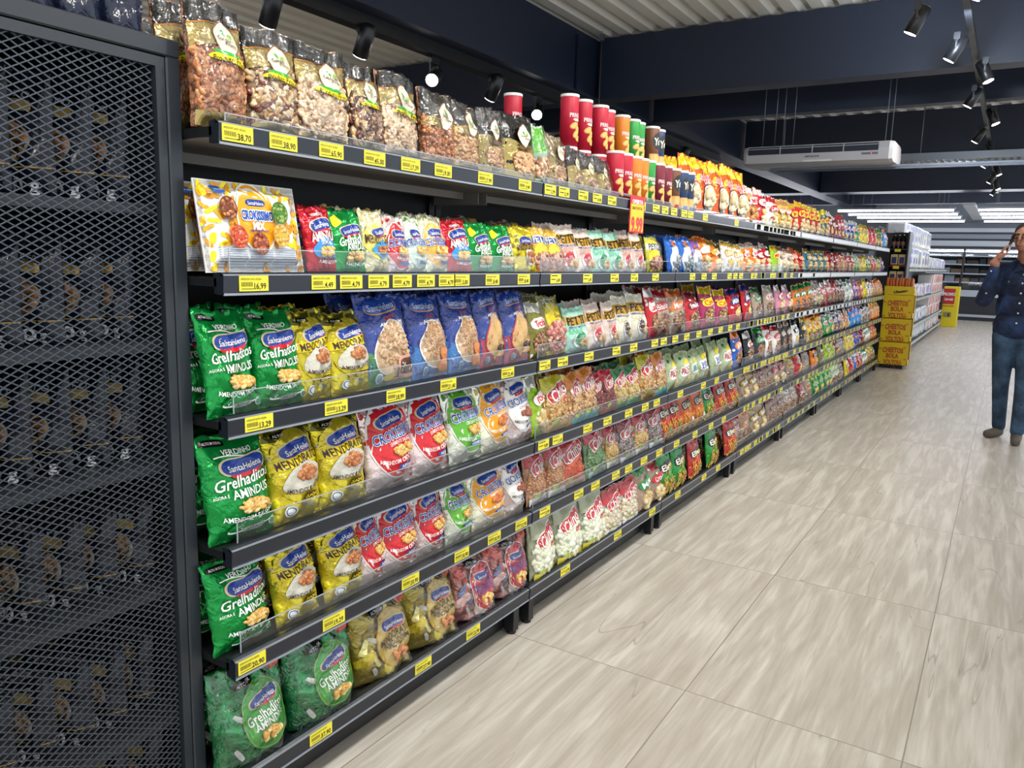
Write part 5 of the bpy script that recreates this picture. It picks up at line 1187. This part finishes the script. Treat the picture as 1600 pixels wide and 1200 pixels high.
tb.add(V_, F_, mat('#c86a2c', 'gloss')); TUB = tb.mesh('snack_tube')
q = 0
for row in range(2):
    for i in range(9):
        o = bpy.data.objects.new('snack_tube', TUB); COL.objects.link(o); o.location = (-.02+i*.038, 12.0+row*.05, 1.082+RND.uniform(0, .008)); o.rotation_euler = (.05, RND.uniform(-.06, .06), 0)
        tag(o, 'shiny orange snack tube, %s in the %s row atop the yellow display' % (ORD[i], ['front', 'back'][row]), 'snack bag', 'orange tube bags on the display')
for k in range(3):
    for i in range(4):
        o = bpy.data.objects.new('snack_tube', TUB); COL.objects.link(o); o.location = (.285, 12.03+i*.062, .065+k*.325+.06)
        tag(o, 'orange snack tube in the display side, %s tier up, %s from front' % (ORD[k], ORD[i]), 'snack bag', 'orange tube bags inside the display')
# ------------------------------------------------------------ narrow black end rack and the white-goods gondola beyond
def rack():
    t = empty('end_rack', (-.10, 12.45, 0)); m = mat('#1b1c20', 'plain', rough=.5)
    mb = MB(); mb.box(0, .012, 0, .35, 0, 1.68, m); mb.box(.0, .25, .34, .35, 0, 1.9, m); mb.build('frame', t)
    mb = MB(); mb.box(.23, .25, 0, .38, 0, 1.90, mat('#3a3e46', 'plain', rough=.45)); mb.build('side_panel', t)
    for z in (1.18, 1.42, 1.66):
        mb = MB(); mb.box(.012, .23, 0, .34, z-.02, z, m); mb.box(.07, .15, -.004, -.001, z-.045, z-.005, YTAG); mb.build('shelf', t)
    tag(t, 'narrow black end rack behind the yellow display', 'rack')
rack()
bt = MB(); bt.lathe([(.026, 0), (.028, .01), (.028, .13), (.012, .17), (.012, .20)], mat('#17110f', 'plain', rough=.15), 14); bt.lathe([(.0285, .04), (.0285, .10)], mat('#8a5a50', 'card'), 14); BT = bt.mesh('sauce_bottle')
for i, x in enumerate((-.055, .0, .06)):
    for r in range(2):
        o = bpy.data.objects.new('sauce_bottle', BT); COL.objects.link(o); o.location = (x, 12.50+r*.07, 1.661); tag(o, 'dark bottle, %s from left, %s row, on top of end rack' % (ORD[i], ['front', 'back'][r]), 'bottle', 'dark bottles on the end rack')
pk = MB(); pk.box(-.045, .045, -.03, .03, 0, .16, mat('#e3c890', 'card'), .006); pk.box(-.03, .03, -.032, -.029, .03, .12, mat('#2a3a78', 'card')); pk.box(-.045, .045, -.0325, -.03, 0, .02, RED); PKM = pk.mesh('sauce_packet')
for z in (1.181, 1.421):
    for i, x in enumerate((-.03, .07)):
        o = bpy.data.objects.new('sauce_packet', PKM); COL.objects.link(o); o.location = (x, 12.52, z); tag(o, 'cream and navy packet, %s on the %s level of the end rack' % (['left', 'right'][i], 'lower' if z < 1.3 else 'middle'), 'packet', 'packets on the end rack')
G2X, G2A, G2B = .09, 12.95, 21.55
def g2():
    t = empty('gondola_run', (G2X, G2A, 0)); L = G2B-G2A; m = mat('#3a3d42', 'plain', rough=.45)
    mb = MB(); mb.box(-.45, -.42, 0, L, 0, 2.0, mat('#8b8f95', 'plain')); mb.build('back_panel', t)
    for z in (.13, .43, .88, 1.38):
        mb = MB(); mb.box(-.42, 0, 0, L, z-.03, z, m); mb.box(-.0, .01, 0, L, z-.04, z, mat('#b9bdc2', 'plain', rough=.3)); so = mb.build('shelf', t)
        for k in range(9):
            tg = MB(); yy = .4+k*.95; tg.box(.0105, .012, yy, yy+.09, z-.037, z-.004, YTAG if (k*7+int(z*10)) % 3 else WSTRIP); tg.build('price_tag', so)
    mb = MB(); mb.box(-.06, -.04, 0, L, 0, .10, BLK); mb.build('kick_plate', t)
    mb = MB(); mb.box(-.42, 0, -.02, 0, 0, 1.9, m); mb.build('end_panel', t)
    tag(t, 'far run of shelving stacked with white household packs', 'shelving')
g2()
def pack(key, base, prints, w, h, d, desc, soft=False):
    mb = MB(); mb.box(-w/2, w/2, -d/2, d/2, 0, h, mat(base, 'gloss' if soft else 'card'), .03 if soft else .006); R = random.Random(len(key))
    def surf(x, z): return np.clip(x, -w/2+.012, w/2-.012), np.clip(z, .012, h-.012), -np.full_like(x, d/2)
    A = Art(mb, w, h, surf, .0008)
    for (kd, cx, cz, rx, rz, c) in prints: A.shape(cx, cz, rx, rz, mat(c, 'card'), 0, kd)
    K[key] = dict(mesh=mb.mesh('paper_pack' if soft else 'carton'), w=w, h=h, t=d, name='paper_pack' if soft else 'carton', desc=desc, cat='pack')
pack('p_blue', '#e9ebf2', [('sq', 0, .8, .4, .1, '#5a68b8'), ('peanut', 0, .4, .3, .2, '#4a4fa8')], .36, .34, .28, 'white wrapped pack with blue print', True)
pack('p_brown', '#eceae6', [('sq', 0, .5, .3, .3, '#6f6a5c'), ('sq', 0, .8, .3, .06, '#3f6a9a')], .34, .34, .28, 'white wrapped pack with brown print', True)
pack('p_lilac', '#e3def0', [('oval', 0, .5, .3, .25, '#8f86c9'), ('sq', 0, .82, .35, .06, '#c95a8a')], .24, .22, .2, 'lilac wrapped pack', True)
pack('p_blue2', '#dfe6f2', [('oval', .0, .5, .28, .3, '#2f58b8')], .2, .26, .2, 'white and blue soft pack', True)
pack('p_silver', '#cfd6dc', [('oval', 0, .5, .3, .3, '#eef1f4'), ('sq', 0, .2, .3, .05, '#5a6a86')], .22, .24, .2, 'silver-white soft pack', True)
pack('p_red', '#efe9e6', [('sq', .15, .55, .22, .3, '#c93a3f'), ('sq', -.2, .3, .15, .1, '#9a8f8a')], .30, .20, .26, 'white carton with red print')
pack('p_rw', '#e9e2de', [('sq', 0, .6, .35, .2, '#d25a5c'), ('oval', 0, .25, .2, .15, '#8f3a3a')], .30, .19, .26, 'pink-white carton with red band')
rows2 = [(1.38, [(0, 4.2, ['p_blue', 'p_blue', 'p_brown'], 2), (4.2, 8.5, ['p_lilac', 'p_blue2', 'p_silver'], 1)], 'top shelf'),
         (.88, [(0, 3.2, ['p_silver', 'p_lilac'], 1), (3.2, 5.4, ['p_blue2', 'p_lilac', 'p_rw'], 1), (5.4, 8.5, ['p_rw', 'p_red'], 2)], 'third shelf up'),
         (.43, [(0, 5.0, ['p_silver', 'p_silver', 'p_blue2'], 1), (5.0, 8.5, ['p_red', 'p_rw'], 2)], 'second shelf up'),
         (.13, [(0, 5.0, ['p_silver', 'p_silver'], 1), (5.0, 8.5, ['p_red', 'p_silver'], 1)], 'lowest shelf')]
for z, segs, nm in rows2:
    c = 0
    for (a, b, ks, lv) in segs:
        y = a+.2
        while y < b-.1:
            kd = ks[c % len(ks)] if RND.random() < .8 else RND.choice(ks); k = K[kd]
            for l in range(lv):
                put(kd, (G2X-.02-k['t']/2-RND.uniform(0, .03), G2A+y, z+.001+l*(k['h']+.002)), math.pi/2, 0, 1, 1 if lv > 1 or k['h'] < .26 else .9,
                    label='%s, %s on the %s beyond the rack, %s layer' % (k['desc'], ORD[c], nm, ['lower', 'upper'][l]), group='%ss on the %s' % (k['desc'], nm))
            y += k['w']+.03; c += 1
# ------------------------------------------------------------ yellow ice box and the cooler wall
def icebox():
    t = empty('promotion_box', (.08, 21.85, 0)); Y = mat('#e6d21a', 'plain', rough=.35)
    mb = MB(); mb.box(0, .34, 0, .42, 0, .98, Y, .01); mb.build('cabinet_body', t)
    mb = MB(); mb.box(.0, .25, -.006, 0, .56, .93, mat('#c22a2c', 'card')); mb.box(.0, .25, -.006, 0, .50, .52, mat('#c22a2c', 'card'))
    V, F = text2d('PROMO', .05); mb.add([(.125+a*.055, -.008, .80+b*.07) for a, b in V], F, WHT); V, F = text2d('Leve mais', .05); mb.add([(.125+a*.033, -.008, .68+b*.06) for a, b in V], F, WHT); mb.build('red_panel', t)
    mb = MB(); mb.box(.04, .21, -.008, 0, .24, .36, mat('#8f8d5c', 'plain')); mb.box(.14, .17, -.012, 0, .25, .34, DARK); mb.build('slot', t)
    tag(t, 'yellow floor-standing box with red panel at the end of the far shelving', 'box')
icebox()
def cooler():
    t = empty('open_cooler', (-1.5, 25.3, 0)); D = mat('#20242a', 'plain', rough=.5); LG = mat('#aeb6c0', 'plain', rough=.4); L = 6.5
    mb = MB(); mb.box(0, L, 0, 1.9, 0, .06, D); mb.box(0, L, .02, 1.9, .06, .66, D); mb.build('base', t)
    mb = MB(); mb.box(0, L, -.02, .02, .10, .17, LG); mb.box(0, L, -.03, .10, .66, .84, LG); mb.build('bumper', t)
    mb = MB(); mb.box(0, L, 1.85, 1.9, .66, 2.7, mat('#6f7880', 'plain')); mb.build('back', t)
    for z in (1.05, 1.30, 1.56, 1.80):
        mb = MB(); mb.box(0, L, .7+.25*(1.8-z), 1.85, z-.02, z, LG); mb.box(0, L, .69+.25*(1.8-z), .70+.25*(1.8-z), z-.03, z+.005, mat('#dfe3e6', 'plain', rough=.3)); mb.build('shelf', t)
    mb = MB()
    for i, (a, b, m) in enumerate([(1.97, 2.05, D), (2.05, 2.20, LG), (2.20, 2.26, D), (2.26, 2.38, mat('#7d8794', 'plain')), (2.38, 2.44, D), (2.44, 2.55, LG), (2.55, 2.7, mat('#646e7c', 'plain'))]): mb.box(0, L, .2+.02*i, 1.9, a, b, m)
    mb.build('canopy', t)
    for x in (.2, 1.72, 3.3, 4.9):
        mb = MB(); mb.tube([(x, .0, .05), (x, .02, .7), (x+.02, .35, 1.2), (x+.03, .42, 2.1), (x+.03, .42, 2.7)], .028, D, 8); mb.build('post', t)
    mb = MB()
    for x0, x1 in ((.25, 1.68), (1.78, 3.25), (3.35, 4.85)): mb.add([(x0, .36, .86), (x1, .36, .86), (x1, .42, 1.96), (x0, .42, 1.96), (x0, .37, .86), (x1, .37, .86), (x1, .43, 1.96), (x0, .43, 1.96)], [(0, 1, 2, 3), (7, 6, 5, 4), (0, 4, 5, 1), (2, 6, 7, 3), (1, 5, 6, 2), (3, 7, 4, 0)], ACR)
    mb.build('glass_door', t)
    mb = MB(); mb.tube([(.3, 1.0, 1.93), (6.2, 1.0, 1.93)], .02, TUBE, 8); mb.build('cooler_lamp', t)
    tag(t, 'dark open-front cooler with glass and pale shelves along the far wall', 'cooler')
cooler()
R9 = random.Random(3); q = 0
CB = [mat('#3a3734', 'card'), mat('#6f4a34', 'card'), mat('#8a6a45', 'card'), mat('#22262b', 'card'), mat('#a9aeb2', 'card')]
for z in (.85, 1.051, 1.301, 1.561):
    x = -1.2; c = 0
    while x < 2.9:
        w = R9.uniform(.18, .42); mb = MB(); mb.box(0, w-.03, 0, .3, 0, R9.uniform(.10, .19), CB[(c*3+int(z*10)) % 5], .004)
        o = mb.build('tray_carton', None, (x, 26.35 if z > 1 else 26.0, z if z > 1 else .661)); c += 1
        tag(o, '%s carton, %s from left on the %s level of the far cooler' % ('dark' if c % 2 else 'brown', ORD[c-1], {.85: 'lowest', 1.051: 'second', 1.301: 'third', 1.561: 'top'}[z]), 'carton', 'cartons in the far cooler'); x += w
# ------------------------------------------------------------ the man on the phone
def blob_mesh(parts, voxel, name, material, smooth=3):
    """parts: tapered capsules and ellipsoids fused into one continuous skin"""
    bm = bmesh.new()
    for p in parts:
        if p[0] == 'c':
            _, a, b, ra, rb = p; a, b = Vector(a), Vector(b); d = b-a
            n = max(2, int(d.length/(min(ra, rb)*.5))+1)
            for i in range(n+1):
                t = i/n; m = Matrix.Translation(a.lerp(b, t)) @ Matrix.Scale(ra+(rb-ra)*t, 4)
                bmesh.ops.create_icosphere(bm, subdivisions=2, radius=1, matrix=m)
        else:
            _, c, r, rot = p
            m = Matrix.Translation(Vector(c)) @ Matrix.Rotation(rot[2], 4, 'Z') @ Matrix.Rotation(rot[1], 4, 'Y') @ Matrix.Rotation(rot[0], 4, 'X') @ Matrix.Diagonal((*r, 1))
            bmesh.ops.create_icosphere(bm, subdivisions=3, radius=1, matrix=m)
    me = bpy.data.meshes.new(name); bm.to_mesh(me); bm.free()
    o = bpy.data.objects.new(name, me); COL.objects.link(o)
    r = o.modifiers.new('r', 'REMESH'); r.mode = 'VOXEL'; r.voxel_size = voxel; r.use_smooth_shade = True
    s = o.modifiers.new('s', 'SMOOTH'); s.factor = .5; s.iterations = smooth
    dg = bpy.context.evaluated_depsgraph_get(); dg.update()
    m2 = bpy.data.meshes.new_from_object(o.evaluated_get(dg)); m2.name = name
    bpy.data.objects.remove(o); bpy.data.meshes.remove(me)
    m2.materials.clear(); m2.materials.append(material)
    m2.polygons.foreach_set('use_smooth', [True]*len(m2.polygons))
    return m2
def denim(c1, c2, name):
    m, nt, b = nt_new(name); N, L = nt.nodes, nt.links; tc = N.new('ShaderNodeTexCoord'); n = N.new('ShaderNodeTexNoise'); n.inputs['Scale'].default_value = 7; n.inputs['Detail'].default_value = 4
    L.new(tc.outputs['Object'], n.inputs['Vector']); r = N.new('ShaderNodeValToRGB'); e = r.color_ramp.elements; e[0].position = .45; e[0].color = (*srgb(c1), 1); e[1].position = .72; e[1].color = (*srgb(c2), 1)
    L.new(n.outputs['Fac'], r.inputs[0]); L.new(r.outputs[0], b.inputs['Base Color']); b.inputs['Roughness'].default_value = .85
    n2 = N.new('ShaderNodeTexNoise'); n2.inputs['Scale'].default_value = 14; n2.inputs['Detail'].default_value = 2; n2.inputs['Distortion'].default_value = 1.5; L.new(tc.outputs['Object'], n2.inputs['Vector'])
    bp = N.new('ShaderNodeBump'); bp.inputs['Strength'].default_value = .6; bp.inputs['Distance'].default_value = .02; L.new(n2.outputs['Fac'], bp.inputs['Height']); L.new(bp.outputs[0], b.inputs['Normal'])
    return m
SKIN = mat('#a5725a', 'plain', rough=.5, name='m_skin'); HAIR = mat('#2a2422', 'plain', rough=.85, bump=.6, scale=120)
def man():
    P = empty('person', (1.50, 7.6, 0))
    # joints relative to (1.53, 7.6); faces the camera (-y), head turned to image left
    H = {'pelvis': (.0, .02, .90), 'chest': (.0, .02, 1.25), 'neckb': (0, .02, 1.43), 'head': (-.005, -.01, 1.645),
         'sR': (-.175, .02, 1.385), 'eR': (-.265, -.05, 1.145), 'wR': (-.205, -.10, 1.435),
         'sL': (.175, .02, 1.385), 'eL': (.235, .06, 1.12), 'wL': (.25, .0, .88),
         'hR': (-.085, .02, .86), 'kR': (-.070, .0, .47), 'aR': (-.045, .05, .10), 'hL': (.085, .02, .86), 'kL': (.090, -.08, .47), 'aL': (.085, -.14, .10)}
    body = [('e', (0, .01, 1.63), (.072, .092, .105), (0, 0, -.35)), ('e', (-.008, -.025, 1.575), (.055, .07, .062), (0, 0, -.35)), ('e', (-.012, -.045, 1.54), (.032, .035, .028), (0, 0, 0)),
            ('c', (-.034, -.098, 1.640), (-.040, -.112, 1.608), .009, .013), ('e', (-.033, -.095, 1.572), (.024, .014, .008), (0, 0, -.35)), ('e', (-.032, -.095, 1.562), (.02, .014, .007), (0, 0, -.35)),
            ('e', (-.033, -.080, 1.655), (.05, .022, .01), (0, 0, -.35)),
            ('e', (.078, .02, 1.615), (.010, .02, .032), (0, 0, 0)), ('e', (-.073, .02, 1.615), (.010, .02, .032), (0, 0, 0)),
            ('c', (0, .025, 1.42), (-.02, .015, 1.58), .062, .056),
            ('e', (0, .02, 1.28), (.17, .105, .17), (0, 0, 0)), ('e', (0, .02, 1.05), (.145, .10, .17), (0, 0, 0)), ('e', (0, .02, .92), (.155, .105, .12), (0, 0, 0)),
            ('c', (-.13, .02, 1.39), (.13, .02, 1.39), .06, .06)]
    HD = Vector((-.03, -.005, .03)); body[:9] = [((p[0], tuple(Vector(p[1])+HD)) + ((tuple(Vector(p[2])+HD),) if p[0] == 'c' else (p[2],)) + tuple(p[3:])) for p in body[:9]]
    for s, e, w in (('sR', 'eR', 'wR'), ('sL', 'eL', 'wL')):
        body += [('c', H[s], H[e], .058, .044), ('c', H[e], H[w], .042, .028)]
    for s, e, w in (('hR', 'kR', 'aR'), ('hL', 'kL', 'aL')): body += [('c', H[s], H[e], .085, .056), ('c', H[e], H[w], .054, .038)]
    # right hand round the phone: palm, four fingers, thumb; phone beside the ear
    n0 = len(body)
    body += [('e', (-.165, -.085, 1.495), (.022, .038, .045), (0, .45, 0)), ('c', H['wR'], (-.17, -.09, 1.48), .027, .026)]
    for i, (dy, ln) in enumerate(((-.032, .9), (-.011, 1.0), (.010, .95), (.030, .75))):
        b0 = (-.150, -.085+dy, 1.525); b1 = (-.128-.004*i, -.085+dy, 1.525+.040*ln); b2 = (-.098, -.087+dy, 1.53+.055*ln); body += [('c', b0, b1, .0095, .009), ('c', b1, b2, .009, .0075)]
    body += [('c', (-.160, -.12, 1.475), (-.130, -.130, 1.505), .012, .010), ('c', (-.130, -.130, 1.505), (-.108, -.112, 1.535), .010, .008)]
    HO = Vector((-.024, 0, .01)); body[n0:] = [((p[0], tuple(Vector(p[1])+HO)) + ((tuple(Vector(p[2])+HO),) if p[0] == 'c' else (p[2],)) + tuple(p[3:])) for p in body[n0:]]
    # left hand hanging
    body += [('e', (.252, -.01, .83), (.018, .038, .048), (0, 0, 0))]
    for i in range(4): y = -.04+.020*i; body += [('c', (.252, y, .79), (.25, y-.005, .755), .009, .0085), ('c', (.25, y-.005, .755), (.242, y-.008, .725), .0085, .007)]
    body += [('c', (.25, -.04, .84), (.245, -.065, .80), .011, .010), ('c', (.245, -.065, .80), (.243, -.068, .775), .010, .008)]
    me = blob_mesh(body, .006, 'body', SKIN, 2); o = bpy.data.objects.new('body', me); COL.objects.link(o); o.parent = P
    sh = [('e', (0, .02, 1.28), (.195, .130, .175), (0, 0, 0)), ('e', (0, .02, 1.10), (.178, .128, .19), (0, 0, 0)), ('e', (0, .02, .95), (.183, .135, .13), (0, 0, 0)), ('c', (-.135, .02, 1.385), (.135, .02, 1.385), .078, .078),
          ('c', (-.05, .03, 1.43), (.05, .03, 1.43), .062, .062), ('c', (0, .02, .93), (0, .02, .87), .0, .0) if False else ('e', (0, .02, .90), (.180, .13, .09), (0, 0, 0))]
    for s, e, w, q in (('sR', 'eR', 'wR', .86), ('sL', 'eL', 'wL', .92)):
        a, b = Vector(H[e]), Vector(H[w]); sh += [('c', H[s], H[e], .078, .064), ('c', H[e], tuple(a.lerp(b, q)), .062, .043)]
    me = blob_mesh(sh, .012, 'denim_shirt', denim('#0b1834', '#24406c', 'm_dark_denim'), 4); o = bpy.data.objects.new('denim_shirt', me); COL.objects.link(o); o.parent = P; o['label'] = 'dark blue denim shirt'
    me0 = me
    BT_ = mat('#d9dde2', 'plain', rough=.3, metal=.6); bmb = MB()
    dgo = None
    for (x, z) in ((-.01, 1.36), (-.01, 1.29), (-.012, 1.21), (-.012, 1.13), (-.014, 1.05), (-.016, .97), (-.10, 1.30), (.09, 1.30)):
        hit, loc, nor, _ = o.ray_cast(Vector((x, -1, z)), Vector((0, 1, 0))) if False else (False, None, None, None)
        yv = min((v.co.y for v in me.vertices if abs(v.co.x-x) < .012 and abs(v.co.z-z) < .012), default=-.1)
        bmb.lathe([(.0065, -.002), (.0065, .002)], BT_, 8, (0, 0, 0)) if False else bmb.tube([(x, yv-.003, z), (x, yv+.003, z)], .0075, BT_, 8)
    for (x, z) in ((-.235, 1.38), (-.25, 1.20)):
        yv = min((v.co.y for v in me.vertices if abs(v.co.x-x) < .014 and abs(v.co.z-z) < .014), default=-.1); bmb.tube([(x, yv-.003, z), (x, yv+.003, z)], .007, BT_, 8)
    so = bmb.build('snap_button', o)
    # collar and pocket flaps
    cm = MB(); DK = denim('#0d1c38', '#1b3050', 'm_collar')
    for s in (-1, 1): cm.add([(s*.012, -.112, 1.405), (s*.075, -.075, 1.385), (s*.088, -.02, 1.455), (s*.055, -.055, 1.475), (s*.014, -.118, 1.398), (s*.078, -.082, 1.378)], [(0, 1, 2, 3), (4, 5, 1, 0)] if s < 0 else [(3, 2, 1, 0), (0, 1, 5, 4)], DK)
    cm.build('collar', o)
    for s in (-1, 1):
        pf = MB(); x0, x1 = (.045, .135) if s > 0 else (-.135, -.045)
        P9 = []
        for z in (1.315, 1.285):
            for i in range(5):
                x = x0+(x1-x0)*i/4; zz = z-(.012*(1-abs(i-2)/2) if z < 1.3 else 0)
                P9.append((x, min((v.co.y for v in me0.vertices if abs(v.co.x-x) < .014 and abs(v.co.z-zz) < .014), default=-.1)-.004, zz))
        pf.add(P9+[(a, b+.003, c) for a, b, c in P9], [(i+5, i+6, i+1, i) for i in range(4)]+[(10+i, 11+i, 16+i, 15+i) for i in range(4)], DK); pf.build('pocket_flap', o)
    lg = [('e', (0, .02, .90), (.168, .118, .10), (0, 0, 0)), ('c', (-.08, .02, .86), (.08, .02, .86), .095, .095)]
    for s, e, w in (('hR', 'kR', 'aR'), ('hL', 'kL', 'aL')): lg += [('c', H[s], H[e], .096, .068), ('c', H[e], H[w], .066, .054)]
    me = blob_mesh(lg, .012, 'jeans', denim('#22384f', '#44617f', 'm_jeans'), 4); j = bpy.data.objects.new('jeans', me); COL.objects.link(j); j.parent = P; j['label'] = 'blue-grey jeans'
    for (a, dr) in ((H['aR'], (-.07, -.11)), (H['aL'], (-.005, -.12))):
        x, y, z = a; d = Vector((dr[0], dr[1], 0)).normalized()
        pts = [('e', (x, y+.01, .055), (.042, .045, .052), (0, 0, 0)), ('c', (x+d.x*.0, y+d.y*.0, .045), (x+d.x*.13, y+d.y*.13, .034), .044, .038), ('c', (x, y, .03), (x+d.x*.14, y+d.y*.14, .025), .030, .027)]
        me = blob_mesh(pts, .008, 'shoe', mat('#5d544b', 'plain', rough=.7), 2)
        mn = min(v.co.z for v in me.vertices)
        for v in me.vertices: v.co.z = max(v.co.z, .002)
        s = bpy.data.objects.new('shoe', me); COL.objects.link(s); s.parent = P; s['label'] = 'grey-brown slip-on shoe'
    hr = blob_mesh([('e', (-.026, .023, 1.698), (.082, .092, .082), (0, 0, -.35)), ('e', (-.024, .045, 1.65), (.075, .07, .07), (0, 0, -.35))], .008, 'hair', HAIR, 2)
    o = bpy.data.objects.new('hair', hr); COL.objects.link(o); o.parent = P; o['label'] = 'short dark hair'
    # eyes, brows, glasses
    c_, s_ = math.cos(-.35), math.sin(-.35)
    def fp(x, y, z): return (x*c_-y*s_-.03, .005+x*s_+y*c_, z+.03)
    eb = MB()
    for sx in (-1, 1):
        eb.tube([fp(sx*.030-.012, -.086, 1.632), fp(sx*.030, -.091, 1.633), fp(sx*.030+.012, -.086, 1.632)], [.003, .006, .003], mat('#d9d3cc', 'plain', rough=.2), 8)
        eb.tube([fp(sx*.030, -.094, 1.633), fp(sx*.030, -.0975, 1.633)], .004, BLK, 8)
    e = eb.build('eyes', P)
    br = MB()
    for sx in (-1, 1): br.tube([fp(sx*.030-.017, -.090, 1.652), fp(sx*.030, -.095, 1.657), fp(sx*.030+.017, -.088, 1.652)], .0035, HAIR, 6)
    br.build('eyebrows', P)
    mo = MB(); mo.tube([fp(-.022, -.088, 1.566), fp(0, -.097, 1.567), fp(.022, -.088, 1.566)], [.003, .0055, .003], mat('#8a4f48', 'plain', rough=.5), 8); mo.build('mouth', P)
    gl = MB(); GF = mat('#15130f', 'plain', rough=.25)
    for sx in (-1, 1):
        pts = [fp(sx*.033+.027*math.cos(t), -.104, 1.632+.018*math.sin(t)) for t in np.linspace(0, 2*math.pi, 17)]; gl.tube(pts, .0026, GF, 6)
        gl.tube([fp(sx*.060, -.102, 1.638), fp(sx*.078, -.02, 1.632), fp(sx*.078, .02, 1.625)], .0025, GF, 6)
    gl.tube([fp(-.008, -.105, 1.636), fp(.008, -.105, 1.636)], .0025, GF, 6); o = gl.build('glasses_frame', P); o['label'] = 'black-rimmed glasses'
    tag(P, 'man in dark denim shirt, jeans and glasses holding a phone to his ear', 'person')
    ph = MB(); ph.box(-.005, .005, -.036, .036, -.075, .075, mat('#0c0c0f', 'plain', rough=.2), .004)
    o = ph.build('phone', None, (1.50-.124, 7.6-.085, 1.605)); o.rotation_euler = (.25, .28, -.2); tag(o, 'black phone held to the ear of the man', 'phone')
man()
for lab, obs in LABELS.items():
    if len(obs) > 1 and not all('group' in q for q in obs): print('SHARED LABEL', lab, len(obs))
print('OBJECTS', len(S.objects), 'shared', sum(len(v) > 1 for v in LABELS.values()))
